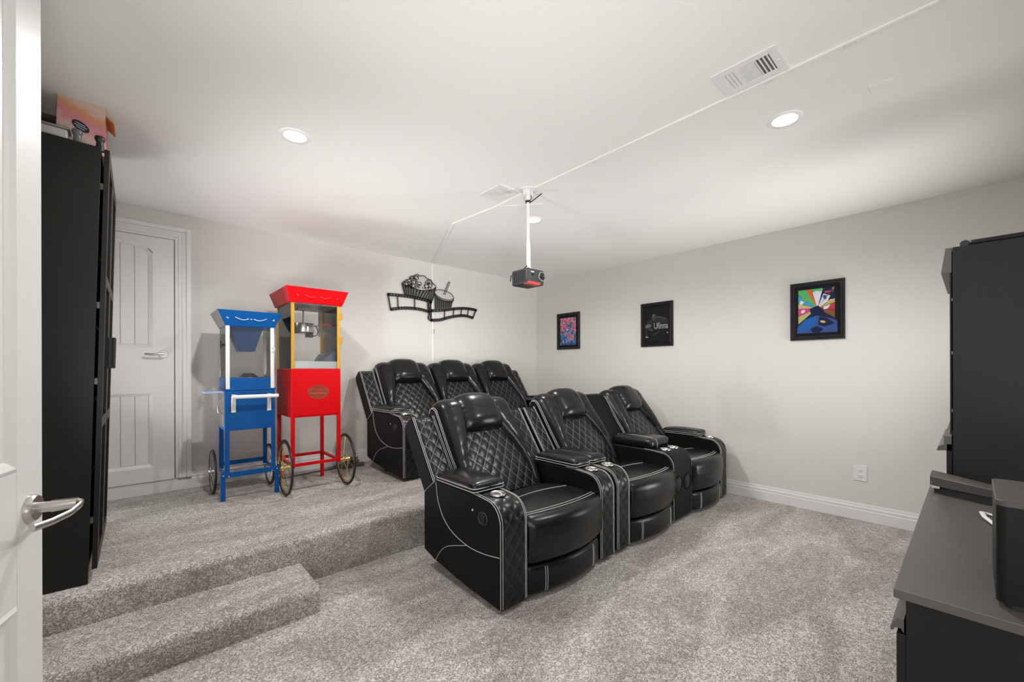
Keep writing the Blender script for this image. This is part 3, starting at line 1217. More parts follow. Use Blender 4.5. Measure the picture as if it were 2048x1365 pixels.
def make_back(root, x0, x1, zs=1.0):
    """reclined back with two bolsters, quilted centre and a padded headrest"""
    w = x1 - x0
    xc = (x0 + x1) / 2
    L = 0.735 * zs
    hw = w / 2
    b = MB()
    # hard shell behind
    prof = [(-0.02, -0.005), (L - 0.06, -0.005)]
    for i in range(1, 6):
        a = PI / 2 * i / 5
        prof.append((L - 0.06 + 0.05 * math.sin(a), -0.055 + 0.05 * math.cos(a)))
    prof += [(L - 0.01, -0.12), (L - 0.10, -0.155), (-0.02, -0.155)]
    poly = [back_pt(0, s, n)[1:] for s, n in prof]
    b.prism(poly[::-1], 'X', xc - hw + 0.012, xc + hw - 0.012)
    back = b.build("backrest", M['leather'], parent=root, bevel=0.008, smooth=True)

    def xi(s):   # half width of the quilted centre
        f = s / L
        if f < 0.35:
            return hw - 0.045 - 0.035 * (f / 0.35)
        return max(0.105, hw - 0.080 - (f - 0.35) * 0.30)

    # quilted centre
    L0 = L - 0.17

    def qf(u, v):
        s = 0.0 + L0 * v
        h = xi(s) + 0.02
        x = xc + (2 * u - 1) * h
        ev = min(1, (1 - abs(2 * u - 1)) * h / 0.03)
        p, q = quv(u, v)
        crown = 0.030 * (1 - (2 * u - 1) ** 2) * math.sin(PI * min(1, 0.15 + v * 0.85)) ** 0.5
        n = 0.012 + crown + 0.007 * quilt_h(p, q) * ev
        return back_pt(x, s, n)

    def quv(u, v):
        s = L0 * v
        a = (2 * u - 1) * (xi(s) + 0.02)
        return (a / 0.086 + s / 0.112, a / 0.086 - s / 0.112 + 0.5)
    b = MB()
    b.grid(qf, 64, 84, uvfn=quv)
    b.build("quilted_panel", M['quilt_back'], parent=back, smooth=True)
    # bolsters
    for sg in (-1, 1):
        T = L + 0.085

        def bf(u, v):
            t = 0.0 + T * v
            s, n0, ns, nn = back_path(t, L)
            xin = xi(min(t, L)) - 0.012
            xo = hw - 0.006 - 0.022 * max(0, (t / L - 0.55)) ** 1.0
            x = xin + (xo - xin) * u
            wd = xo - xin
            taper = min(1, (t / 0.16) ** 0.7) if t > 0 else 0
            H = (0.026 + 0.042 * min(1, wd / 0.14)) * taper + 0.010
            if t > L - 0.05:
                H *= max(0.25, 1 - (t - (L - 0.05)) / 0.13 * 0.62)
            cr = (1 - abs(2 * u - 1) ** 2.6) ** 0.5
            wr = 0.0016 * math.sin(t * 75 + u * 3 + sg) * math.sin(u * PI) * math.sin(t * 9 + xc * 5)
            h = H * cr + wr * min(1, H * 20)
            p = back_pt(xc + sg * x, s + ns * h, n0 + nn * h)
            return p
        b = MB()
        b.grid(bf, 16, 56, flip=(sg > 0))
        bo = b.build("bolster", M['leather_soft'], parent=back, smooth=True)
        paths = []
        for k, off in ((1.0, 0.004),):
            pl = []
            for i in range(50):
                t = 0.03 + (T - 0.03) * i / 49
                s, n0, ns, nn = back_path(t, L)
                xo = hw - 0.003 - 0.022 * max(0, (t / L - 0.55))
                pl.append(back_pt(xc + sg * xo, s + ns * off, n0 + nn * off))
            paths.append(pl)
            pl = [(q[0] + sg * 0.002, q[1] + 0.012, q[2] - 0.008) for q in pl[:-4]]
            paths.append(pl)
        stitch(paths, bo, 0.0021)
    # headrest
    hwid = 0.188
    t0 = L - 0.245
    T = 0.245 + 0.075

    def hf(u, v):
        t = t0 + T * v
        s, n0, ns, nn = back_path(t, L)
        a = 2 * u - 1
        x = hwid * a
        k = v * T
        end = math.sqrt(max(0, 1 - (1 - min(1, k / 0.085)) ** 2))
        x = hwid * a * (0.90 + 0.10 * end)
        H = 0.030 + 0.095 * end * (1 - 0.30 * max(0, (k - 0.17) / 0.18))
        cr = (1 - abs(a) ** 3.0) ** 0.5
        gather = 0.0010 * math.sin(v * T * 160) * math.exp(-((abs(a) - 0.90) / 0.10) ** 2)
        h = 0.015 + (H - 0.015) * cr + gather
        if t > L - 0.03:
            h *= 1 - min(1, (t - (L - 0.03)) / 0.105) * 0.62
        s -= 0.022 * (1 - abs(a) ** 2.2) * max(0, 1 - k / 0.10)
        return back_pt(xc + x, s + ns * h, n0 + nn * h)
    b = MB()
    b.grid(hf, 40, 60)
    hr = b.build("headrest", M['leather_soft'], parent=back, smooth=True)
    b = MB()

    def hb(u, v):   # flat underside closing the pillow
        a = 2 * u - 1
        e = hf(u, 0)
        c = back_pt(xc + hwid * a, t0 + 0.05, 0.0)
        return tuple(e[i] + (c[i] - e[i]) * v for i in range(3))
    b.grid(hb, 20, 2, flip=True)
    b.build("headrest_underside", M['leather_soft'], parent=hr, smooth=True)
    paths = []
    for sg in (-1, 1):
        for kx in (0.0, 0.014):
            pl = []
            for i in range(36):
                t = t0 + 0.01 + (T - 0.01) * i / 35
                s, n0, ns, nn = back_path(t, L)
                h = 0.040 if kx == 0 else 0.020
                pl.append(back_pt(xc + sg * (hwid + 0.001 + kx), s + ns * h, n0 + nn * h))
            paths.append(pl)
    stitch([paths[0], paths[2]], hr, 0.0021)
    # side flap of the headrest
    return back


def make_wing(root, x0, x1, outer=0, s1=0.655):
    s0 = 0.115 if outer else 0.10
    o = (0.575, 0.44)
    b = MB()
    prof = [(s0, 0.0), (s1 - 0.03, 0.0), (s1 - 0.006, -0.012), (s1, -0.04), (s1 - 0.01, -0.125), (s1 - 0.06, -0.14), (s0 - 0.02, -0.14)]
    b.prism([back_pt(0, s, n, o)[1:] for s, n in prof][::-1], 'X', x0, x1)
    wg = b.build("side_wing", M['leather_side'], parent=root, bevel=0.010, smooth=True)
    m = 0.014

    def fn(u, v):
        s = s0 + 0.01 + (s1 - s0 - 0.035) * v
        x = x0 + m + (x1 - x0 - 2 * m) * u
        p, q = quv(u, v)
        e = min(1, min(u, 1 - u) * 8, min(v, 1 - v) * 20)
        return back_pt(x, s, 0.001 + 0.006 * e * quilt_h(p, q) + 0.008 * e, o)

    def quv(u, v):
        a = (x1 - x0) * (u - 0.5)
        s = (s1 - s0) * v
        return (a / 0.092 + s / 0.115 + 0.1, a / 0.092 - s / 0.115 + 0.45)
    b = MB()
    b.grid(fn, 26, 80, uvfn=quv)
    b.build("quilted_panel", M['quilt_back'], parent=wg, smooth=True)
    paths = []
    for x in (x0 + 0.004, x0 + 0.016, x1 - 0.004, x1 - 0.016):
        paths.append([back_pt(x, s0 + (s1 - s0 - 0.012) * i / 16, 0.0025, o) for i in range(17)])
    stitch(paths, wg, 0.0021)
    return wg


# ---- single recliner, nearest the step
rc = thing("recliner", "black leather single recliner with white stitching on the lower floor by the carpet step", "recliner", (1.40, 1.65, 0))
make_arm(rc, 0.0, 0.197, outer=-1)
make_arm(rc, 0.873, 1.033)
make_seat(rc, 0.197, 0.873)
make_back(rc, 0.172, 0.858)
make_wing(rc, 0.005, 0.182, outer=-1)
make_wing(rc, 0.868, 1.026)

# ---- loveseat with console
lv = thing("reclining_loveseat", "black leather reclining loveseat with a center console beside the right wall", "loveseat", (2.45, 1.655, 0), math.radians(0.4))
make_arm(lv, 0.022, 0.183)
make_seat(lv, 0.183, 0.850)
make_arm(lv, 0.850, 1.190, quilt=False, console=True, pad=False)
make_seat(lv, 1.190, 1.825)
make_arm(lv, 1.825, 1.985, outer=1)
make_back(lv, 0.168, 0.862)
make_back(lv, 1.178, 1.840)
make_wing(lv, 0.024, 0.166)
make_wing(lv, 1.842, 1.980, outer=1)
cons = [o for o in lv.children if o.name.startswith("center_console")][0]
b = MB()
b.rbox((1.02, 0.405, 0.640), (0.325, 0.41, 0.082), 0.030, puff=(0.003, 0.006, 0.012), n=8)
lid = b.build("console_lid", M['leather_soft'], parent=cons, smooth=True)
pl = [(0.945, 0.196, 0.60), (0.945, 0.192, 0.64), (0.946, 0.205, 0.675), (0.948, 0.26, 0.688), (0.950, 0.40, 0.694), (0.950, 0.60, 0.68)]
stitch([pl], lid)
b = MB()
b.rbox((1.02, 0.80, 0.76), (0.312, 0.10, 0.56), 0.02, n=4, fn=lambda p: (p[0], p[1] + (p[2] - 0.76) * 0.62, p[2]))
b.build("console_back", M['leather_side'], parent=cons, smooth=True)
b = MB()
for (cx, cz) in ((0.930, 0.325), (1.090, 0.325)):
    b.tube([(cx + 0.066 * math.cos(a), -0.010, cz + 0.066 * math.sin(a)) for a in [2 * PI * i / 30 for i in range(30)]], 0.007, 8, closed=True)
b.build("speaker_ring", M['leather_side'], parent=cons, smooth=True)
for (cx, cz) in ((0.930, 0.325), (1.090, 0.325)):
    b = MB()
    b.lathe([(0.0, -0.003), (0.055, -0.002), (0.062, 0.001)], (cx, -0.009, cz), 28, axis='Y')
    b.build("speaker_grille", M['leather'], parent=cons, smooth=True)

# ---- rear sofa on the platform
sf = thing("reclining_sofa", "black leather three-seat reclining sofa on the raised platform against the back wall", "sofa", (1.765, 3.422, P), math.radians(0.4))
make_arm(sf, 0.0, 0.18, outer=-1)
make_seat(sf, 0.18, 0.815)
make_seat(sf, 0.815, 1.475)
make_seat(sf, 1.475, 2.135)
make_arm(sf, 2.135, 2.315, outer=1)
make_back(sf, 0.160, 0.815, 1.03)
make_back(sf, 0.820, 1.475, 1.03)
make_back(sf, 1.480, 2.140, 1.03)
make_wing(sf, 0.0, 0.158, outer=-1, s1=0.70)
make_wing(sf, 2.142, 2.31, outer=1, s1=0.70)


# feet under all three (hidden plates that carry the recliners)
def feet(root, x0, x1):
    for x in (x0, x1):
        for y in (0.16, 0.50):
            b = MB()
            b.cyl((x, y, 0.0), (x, y, 0.12), 0.022, 14)
            b.build("foot", M['plastic_black'], parent=root, smooth=True)


feet(rc, 0.09, 0.94)
feet(lv, 0.10, 1.88)
feet(sf, 0.09, 2.20)


# ================================================================== CARTS
def frustum(b, lo, hi, z0, z1, mi=0):
    """lo/hi = (x0,x1,y0,y1)"""
    b.hexa([(lo[0], lo[2], z0), (lo[1], lo[2], z0), (lo[1], lo[3], z0), (lo[0], lo[3], z0)],
           [(hi[0], hi[2], z1), (hi[1], hi[2], z1), (hi[1], hi[3], z1), (hi[0], hi[3], z1)], mi)
    return b


def make_wheel(root, x, y, z, R, rim_mat, spokes=10, w=0.022):
    b = MB()
    n = 40
    b.tube([(x, y + (R - 0.026) * math.cos(a), z + (R - 0.026) * math.sin(a)) for a in [2 * PI * i / n for i in range(n)]], 0.008, 8, closed=True, flat=(0.006, 0.008))
    b.cyl((x - 0.028, y, z), (x + 0.028, y, z), 0.016, 18)
    b.cyl((x - 0.030, y, z), (x - 0.026, y, z), 0.022, 18)
    b.cyl((x + 0.026, y, z), (x + 0.030, y, z), 0.022, 18)
    wh = b.build("wheel", rim_mat, parent=root, smooth=True)
    b = MB()
    b.tube([(x, y + (R - 0.010) * math.cos(a), z + (R - 0.010) * math.sin(a)) for a in [2 * PI * i / n for i in range(n)]], 0.0, 10, closed=True, flat=(0.010, w / 2))
    b.build("tire", M['rubber'], parent=wh, smooth=True)
    for i in range(spokes):
        a = 2 * PI * i / spokes + 0.2
        s = 0.020 if i % 2 else -0.020
        b = MB()
        b.tube([(x + s, y + 0.018 * math.cos(a), z + 0.018 * math.sin(a)), (x + s * 0.2, y + (R - 0.028) * math.cos(a + 0.12), z + (R - 0.028) * math.sin(a + 0.12))], 0.0026, 5)
        b.build("spoke", rim_mat, parent=wh, smooth=True)
    return wh


def swirl(xc, y, z, s, yslope=0.0):
    """two mirrored scrolls as 3D polylines on a canopy front"""
    out = []
    for sg in (-1, 1):
        pl = []
        for i in range(40):
            t = i / 39
            x = 0.16 * t + 0.022
            zz = 0.017 * math.sin(t * 5.2 + 0.2) * (1 - 0.25 * t)
            pl.append((x, zz))
        for i in range(14):   # end curl
            a = -PI / 2 + i / 13 * PI * 1.5
            r = 0.012 * (1 - i / 20)
            pl.append((pl[39][0] + r * math.cos(a) * 0.9, pl[39][1] + 0.012 + r * math.sin(a)))
        out.append([(xc + sg * x * s, y - yslope * zz * s, z - zz * s * (1 if sg < 0 else 1)) for x, zz in pl])
    return out


# ---- blue cart
bl = thing("blue_concession_cart", "blue metal snack cart with a clear cabinet and navy hopper beside the red cart", "cart", (0.50, 3.87, P))
X = 0.50
ox, oy, oz = 0.50, 3.87, P      # world origin of locals


def Lb(b):   # shift world coords into the cart's frame
    b.v = [(v[0] - ox, v[1] - oy, v[2] - oz) for v in b.v]
    return b


bw, bd = 0.345, 0.33
BX0, BX1, BY0, BY1 = 0.500, 0.845, 3.87, 4.20
b = MB(); b.box(BX0, BX1, BY0, BY1, 0.825, 1.140)
Lb(b).build("cabinet", M['blue'], parent=bl, bevel=0.003)
cabn = bl.children[-1]
b = MB(); b.box(BX0 - 0.0015, BX0 + 0.001, BY0 + 0.03, BY1 - 0.03, 0.85, 1.12)
Lb(b).build("side_panel", M['galv'], parent=cabn)
b = MB(); b.tube([(BX0 - 0.001, 3.97, 1.06), (BX0 - 0.030, 3.97, 1.05), (BX0 - 0.034, 3.97, 1.01), (BX0 - 0.030, 3.97, 0.965), (BX0 - 0.001, 3.97, 0.955)], 0.005, 8)
Lb(b).build("side_handle", M['steel'], parent=cabn, smooth=True)
for i, (x, y) in enumerate(((BX0, BY0), (BX1 - 0.03, BY0), (BX0, BY1 - 0.03), (BX1 - 0.03, BY1 - 0.03))):
    b = MB()
    z0 = 0.47
    b.box(x, x + 0.03, y, y + 0.004, z0, 0.83)
    b.box(x if x < 0.6 else x + 0.026, x + 0.004 if x < 0.6 else x + 0.03, y, y + 0.03, z0, 0.83)
    if y == BY0:
        xa = x - 0.034 if x < 0.6 else x + 0.022
        b.box(xa + 0.006, xa + 0.036, y - 0.004, y, P, 0.505)
        b.box(xa + 0.006, xa + 0.010, y, y + 0.03, P, 0.505)
    Lb(b).build("leg", M['blue'], parent=bl, bevel=0.001)
b = MB()
b.box(BX0 - 0.028, BX1 + 0.028, BY0 - 0.006, BY0 - 0.001, 0.462, 0.502)
b.box(BX0, BX0 + 0.005, BY0, BY1, 0.47, 0.50)
b.box(BX1 - 0.005, BX1, BY0, BY1, 0.47, 0.50)
b.box(BX0, BX1, BY1 - 0.008, BY1 - 0.002, 0.50, 0.535)
Lb(b).build("stretcher", M['blue'], parent=bl, bevel=0.001)
b = MB(); b.box(BX0 + 0.01, BX1 - 0.01, BY1 - 0.05, BY1 - 0.012, 0.475, 0.482)
Lb(b).build("lower_shelf", M['white_metal'], parent=bl)
b = MB()
for x in (BX0 - 0.012, BX0 + 0.024, BX1 - 0.024, BX1 + 0.012):
    b.lathe([(0.0, -0.006), (0.006, -0.005), (0.008, 0.0)], (x, BY0 - 0.006, 0.482 - (0.01 if x > BX0 and x < BX1 else 0)), 12, axis='Y')
Lb(b).build("bolt", M['steel'], parent=bl, smooth=True)
b = MB(); b.cyl((BX0 - 0.06, BY1 - 0.005, 0.463), (BX1 + 0.045, BY1 - 0.005, 0.463), 0.007, 12)
Lb(b).build("axle", M['steel'], parent=bl, smooth=True)
for x in (BX0 - 0.042, BX1 + 0.026):
    make_wheel(bl, x - ox, BY1 - 0.005 - oy, 0.463 - oz, 0.180, M['steel'], 12)
# display cabinet on top
b = MB()
b.box(BX0 + 0.030, BX1 - 0.030, BY0 + 0.002, BY0 + 0.008, 1.15, 1.238)
b.box(BX0 + 0.004, BX0 + 0.010, BY0 + 0.03, BY1 - 0.01, 1.15, 1.238)
b.box(BX1 - 0.010, BX1 - 0.004, BY0 + 0.03, BY1 - 0.01, 1.15, 1.238)
b.box(BX0 + 0.005, BX1 - 0.005, BY1 - 0.014, BY1 - 0.008, 1.15, 1.238)
b.box(BX0 - 0.004, BX1 + 0.004, BY0 - 0.006, BY1 + 0.002, 1.140, 1.152)
Lb(b).build("tray", M['blue'], parent=bl, bevel=0.002)
for (x0_, x1_, y0_, y1_, mm) in ((BX0 + 0.006, BX0 + 0.032, BY0 - 0.002, BY0 + 0.012, 'white_metal'), (BX1 - 0.032, BX1 - 0.006, BY0 - 0.002, BY0 + 0.012, 'white_metal'),
                                 (BX0 + 0.006, BX0 + 0.024, BY1 - 0.022, BY1 - 0.010, 'steel'), (BX1 - 0.024, BX1 - 0.006, BY1 - 0.022, BY1 - 0.010, 'steel')):
    b = MB(); b.box(x0_, x1_, y0_, y1_, 1.150, 1.650)
    Lb(b).build("corner_post", M[mm], parent=bl, bevel=0.001)
for nm, (a0, a1, c0, c1) in (("front_pane", (BX0 + 0.03, BX1 - 0.03, BY0 + 0.004, BY0 + 0.007)), ("side_pane", (BX0 + 0.008, BX0 + 0.011, BY0 + 0.012, BY1 - 0.02)),
                             ("side_pane", (BX1 - 0.011, BX1 - 0.008, BY0 + 0.012, BY1 - 0.02)), ("back_pane", (BX0 + 0.02, BX1 - 0.02, BY1 - 0.018, BY1 - 0.015))):
    b = MB(); b.box(a0, a1, c0, c1, 1.236, 1.645)
    Lb(b).build(nm, M['plexi'], parent=bl)
b = MB()
frustum(b, (BX0 + 0.002, BX1 - 0.002, BY0 - 0.002, BY1 + 0.002), (BX0 - 0.052, BX1 + 0.045, BY0 - 0.05, BY1 + 0.05), 1.645, 1.765, 0)
for i, p in enumerate(b.f):
    if i == 5:
        b.m[i] = 1
can = Lb(b).build("canopy", [M['blue'], M['galv']], parent=bl, bevel=0.003)
b = MB(); b.lathe([(0.0, 0.022), (0.03, 0.020), (0.045, 0.012), (0.115, 0.010), (0.125, 0.0)], ((BX0 + BX1) / 2, (BY0 + BY1) / 2, 1.764), 28)
Lb(b).build("canopy_lid", M['blue'], parent=can, smooth=True)
b = MB()
xm = (BX0 + BX1) / 2
for pl in swirl(xm, BY0 - 0.0295, 1.708, 0.85, 0.40):
    b.tube(pl, 0.0027, 5)
for dx in (-0.022, 0, 0.022):
    b.cyl((xm + dx, BY0 - 0.0265, 1.702), (xm + dx, BY0 - 0.0300, 1.703), 0.0045, 10)
Lb(b).build("scroll_ornament", M['silver_print'], parent=can, smooth=True)
b = MB()
frustum(b, (BX0 + 0.105, BX1 - 0.130, BY0 + 0.07, BY0 + 0.20), (BX0 + 0.040, BX1 - 0.075, BY0 + 0.04, BY1 - 0.05), 1.452, 1.648)
Lb(b).build("hopper", M['navy'], parent=bl, bevel=0.002)
b = MB()   # rounded metal scoop lying in the tray
b.lathe([(0.0, 0.0), (0.06, 0.0), (0.085, 0.03), (0.078, 0.085), (0.04, 0.118), (0.0, 0.125)], ((BX0 + BX1) / 2 + 0.01, BY0 + 0.17, 1.155), 14)
Lb(b).build("ice_dome", M['steel'], parent=bl, smooth=False)
b = MB()
b.cyl((BX0 - 0.018, BY0 + 0.06, 1.498), (BX0 + 0.012, BY0 + 0.06, 1.498), 0.008, 10)
b.box(BX0 - 0.022, BX0 - 0.014, BY0 + 0.045, BY0 + 0.075, 1.470, 1.530)
Lb(b).build("door_knob", M['plastic_black'], parent=bl, bevel=0.002)
b = MB(); b.tube([(BX1 - 0.022, BY0 - 0.003, 1.488), (BX1 - 0.012, BY0 - 0.020, 1.484), (BX1 - 0.006, BY0 - 0.022, 1.468), (BX1 - 0.014, BY0 - 0.018, 1.452), (BX1 - 0.024, BY0 - 0.003, 1.452)], 0.0042, 8)
Lb(b).build("latch", M['white_metal'], parent=bl, smooth=True)
b = MB(); b.rbox((BX0 - 0.06, BY0 + 0.10, 1.128), (0.13, 0.18, 0.014), 0.006, n=4)
Lb(b).build("side_shelf", M['pale_blue'], parent=bl, smooth=True)
# push handle
b = MB()
b.tube([(BX0 + 0.036, BY0 - 0.075, 1.092), (BX1 + 0.008, BY0 - 0.075, 1.092)], 0.0145, 14)
for x in (BX0 + 0.040, BX1 - 0.060):
    b.box(x, x + 0.030, BY0 - 0.006, BY0 - 0.001, 0.968, 1.108)
    b.hexa([(x, BY0 - 0.006, 0.975), (x + 0.004, BY0 - 0.006, 0.975), (x + 0.004, BY0 - 0.001, 0.975), (x, BY0 - 0.001, 0.975)],
           [(x, BY0 - 0.080, 1.095), (x + 0.004, BY0 - 0.080, 1.095), (x + 0.004, BY0 - 0.001, 1.108), (x, BY0 - 0.001, 1.108)])
    b.box(x, x + 0.03, BY0 - 0.078, BY0 - 0.002, 1.096, 1.106)
Lb(b).build("push_handle", M['white_metal'], parent=bl, smooth=True)

# ---- red popcorn cart
RX0, RX1, RY0, RY1 = 0.930, 1.325, 3.72, 4.19
rd = thing("popcorn_cart", "red and gold popcorn machine cart with large spoked wheels beside the rear sofa", "cart", (RX0, RY0, P))
ox, oy, oz = RX0, RY0, P
b = MB(); b.box(RX0, RX1, RY0, RY1, 0.905, 1.308)
rcab = Lb(b).build("cabinet", M['red'], parent=rd, bevel=0.003)
b = MB(); b.box(RX0 + 0.028, RX1 - 0.010, RY0 - 0.005, RY0 + 0.001, 0.918, 1.292)
rdoor = Lb(b).build("cabinet_door", M['red'], parent=rd, bevel=0.002)
# emblem
ex, ez, ea, eb = RX0 + 0.207, 1.112, 0.082, 0.058
b = MB()
b.v += [(ex, RY0 - 0.0062, ez)]
for i in range(40):
    a = 2 * PI * i / 40
    b.v.append((ex + ea * math.cos(a), RY0 - 0.0062, ez + eb * math.sin(a)))
for i in range(40):
    b.quad((0, 1 + i, 1 + (i + 1) % 40))
Lb(b).build("emblem_field", M['emblem_fill'], parent=rdoor)
b = MB()
for k in (1.0, 0.90):
    b.tube([(ex + ea * k * math.cos(a), RY0 - 0.0065, ez + eb * k * math.sin(a)) for a in [2 * PI * i / 40 for i in range(40)]], 0.0018, 5, closed=True)
b.box(ex - 0.066, ex + 0.066, RY0 - 0.0072, RY0 - 0.006, ez - 0.018, ez - 0.003)
for dz, hw_ in ((-0.028, 0.045), (-0.038, 0.028)):
    b.box(ex - hw_, ex + hw_, RY0 - 0.0070, RY0 - 0.006, ez + dz - 0.0015, ez + dz + 0.0015)
Lb(b).build("emblem_border", M['emblem'], parent=rdoor)
mt = Matrix.Translation((ex - ox, RY0 - 0.0075 - oy, ez + 0.016 - oz)) @ Matrix.Rotation(PI / 2, 4, 'X')
text_mesh("emblem_lettering", "NOSTALGIA", 0.036, M['emblem'], rdoor, mt, bold=0.0004, sx=0.88)
for (x, y, z0) in ((RX0, RY0, 0.49), (RX1 - 0.028, RY0, 0.49), (RX0, RY1 - 0.028, P), (RX1 - 0.028, RY1 - 0.028, P)):
    b = MB(); b.box(x, x + 0.028, y, y + 0.028, z0, 0.906)
    Lb(b).build("leg", M['red'], parent=rd, bevel=0.002)
b = MB()
b.box(RX0 + 0.028, RX1 - 0.028, RY0 + 0.004, RY0 + 0.024, 0.500, 0.525)
Lb(b).build("stretcher", M['red'], parent=rd, bevel=0.002)
b = MB()
b.box(RX0 + 0.028, RX1 - 0.028, RY1 - 0.024, RY1 - 0.004, 0.500, 0.525)
Lb(b).build("stretcher", M['red'], parent=rd, bevel=0.002)
for x in (RX0 + 0.004, RX1 - 0.024):
    b = MB()
    b.box(x, x + 0.020, RY0 + 0.028, RY1 - 0.028, 0.500, 0.525)
    Lb(b).build("stretcher", M['red'], parent=rd, bevel=0.002)
b = MB(); b.cyl((RX0 - 0.080, RY0 + 0.010, 0.508), (RX0 + 0.02, RY0 + 0.010, 0.508), 0.008, 12)
Lb(b).build("axle", M['brass'], parent=rd, smooth=True)
b = MB(); b.cyl((RX1 - 0.02, RY0 + 0.010, 0.508), (RX1 + 0.080, RY0 + 0.010, 0.508), 0.008, 12)
Lb(b).build("axle", M['brass'], parent=rd, smooth=True)
for x in (RX0 - 0.045, RX1 + 0.045):
    make_wheel(rd, x - ox, RY0 + 0.010 - oy, 0.508 - oz, 0.225, M['brass'], 10, w=0.024)
# glass cabinet
for x, y in ((RX0 + 0.002, RY0 + 0.002), (RX1 - 0.026, RY0 + 0.002), (RX0 + 0.002, RY1 - 0.026), (RX1 - 0.026, RY1 - 0.026)):
    b = MB(); b.box(x, x + 0.024, y, y + 0.024, 1.308, 1.858)
    Lb(b).build("corner_post", M['gold'], parent=rd, bevel=0.002)
for nm, (a0, a1, c0, c1) in (("front_pane", (RX0 + 0.026, RX1 - 0.026, RY0 + 0.008, RY0 + 0.012)), ("side_pane", (RX0 + 0.008, RX0 + 0.012, RY0 + 0.026, RY1 - 0.026)),
                             ("side_pane", (RX1 - 0.012, RX1 - 0.008, RY0 + 0.026, RY1 - 0.026)), ("back_pane", (RX0 + 0.026, RX1 - 0.026, RY1 - 0.014, RY1 - 0.010))):
    b = MB(); b.box(a0, a1, c0, c1, 1.310, 1.856)
    Lb(b).build(nm, M['glass'], parent=rd)
b = MB()
b.box(RX0 + 0.014, RX1 - 0.014, RY0 + 0.016, RY0 + 0.022, 1.312, 1.372)
b.box(RX0 + 0.016, RX1 - 0.016, RY0 + 0.022, RY1 - 0.022, 1.310, 1.318)
Lb(b).build("popcorn_tray", M['white_metal'], parent=rd)
b = MB()
b.hexa([(RX0 + 0.20, RY0 + 0.05, 1.320), (RX1 - 0.02, RY0 + 0.05, 1.320), (RX1 - 0.02, RY1 - 0.05, 1.320), (RX0 + 0.26, RY1 - 0.05, 1.320)],
       [(RX1 - 0.06, RY0 + 0.05, 1.44), (RX1 - 0.02, RY0 + 0.05, 1.465), (RX1 - 0.02, RY1 - 0.05, 1.465), (RX1 - 0.06, RY1 - 0.05, 1.44)])
Lb(b).build("slanted_chute", M['bluegrey'], parent=rd)
b = MB()
b.box(RX0 + 0.004, RX1 - 0.004, RY0 + 0.004, RY1 - 0.004, 1.848, 1.858)
Lb(b).build("canopy_underside", M['galv'], parent=rd)
b = MB()
frustum(b, (RX0 - 0.012, RX1 + 0.012, RY0 - 0.012, RY1 + 0.012), (RX0 - 0.050, RX1 + 0.050, RY0 - 0.062, RY1 + 0.055), 1.856, 1.978)
rcan = Lb(b).build("canopy", M['red'], parent=rd, bevel=0.003)
b = MB()
for pl in swirl((RX0 + RX1) / 2, RY0 - 0.0385, 1.917, 0.85, 0.41):
    b.tube(pl, 0.0020, 5)
M['red_print'] = mat("pale_red_print", (0.52, 0.06, 0.04), 0.4)
Lb(b).build("scroll_ornament", M['red_print'], parent=rcan, smooth=True)
# kettle with arm, rod and crank
kx, ky, kz = 1.085, 3.95, 1.665
b = MB()
b.lathe([(0.0, -0.048), (0.074, -0.048), (0.080, -0.040), (0.086, -0.036), (0.086, 0.038), (0.090, 0.042), (0.0, 0.046)], (kx, ky, kz), 36)
Lb(b).build("kettle", M['steel'], parent=rd, smooth=True)
ket = rd.children[-1]
b = MB()
b.cyl((kx, ky, kz + 0.04), (kx, ky, 1.85), 0.006, 10)
b.box(kx - 0.05, kx + 0.05, ky - 0.02, ky + 0.02, 1.825, 1.850)
Lb(b).build("kettle_rod", M['galv'], parent=ket)
b = MB()
b.tube([(kx + 0.07, ky, kz + 0.035), (kx + 0.11, ky, kz + 0.020), (kx + 0.125, ky, kz - 0.02), (kx + 0.11, ky - 0.01, kz - 0.055), (kx + 0.07, ky - 0.01, kz - 0.07)], 0.005, 8)
b.box(kx + 0.02, kx + 0.075, ky - 0.03, ky + 0.02, kz - 0.078, kz - 0.046)
b.tube([(kx - 0.085, ky, kz + 0.01), (kx - 0.12, ky, kz + 0.005), (kx - 0.125, ky, kz + 0.08)], 0.006, 8)
Lb(b).build("kettle_cord", M['plastic_black'], parent=ket, smooth=True)
b = MB()
b.box(1.225, 1.240, ky + 0.03, ky + 0.045, 1.60, 1.852)
b.tube([(kx + 0.10, ky, kz + 0.03), (1.20, ky, kz + 0.03), (1.245, ky - 0.02, kz + 0.045)], 0.005, 8)
Lb(b).build("kettle_bracket", M['galv'], parent=ket)
b = MB(); b.tube([(1.245, ky - 0.02, kz + 0.044), (1.262, ky - 0.02, kz + 0.044), (1.30, ky - 0.02, kz + 0.042)], [0.006, 0.010, 0.008], 12)
Lb(b).build("red_grip", M['red'], parent=ket, smooth=True)
b = MB()
b.cyl((1.24, ky, kz - 0.035), (1.295, ky, kz - 0.035), 0.005, 10)
b.cyl((1.258, ky, kz - 0.058), (1.258, ky, kz - 0.012), 0.007, 10)
Lb(b).build("wing_knob", M['galv'], parent=ket, smooth=True)
for z in (1.555, 1.765):
    b = MB()
    b.box(RX1 - 0.010, RX1 + 0.016, RY0 - 0.006, RY0 + 0.004, z - 0.026, z + 0.026)
    b.cyl((RX1 + 0.008, RY0 - 0.007, z - 0.030), (RX1 + 0.008, RY0 - 0.007, z + 0.030), 0.006, 10)
    Lb(b).build("pane_hinge", M['gold'], parent=rd, bevel=0.001)
b = MB()
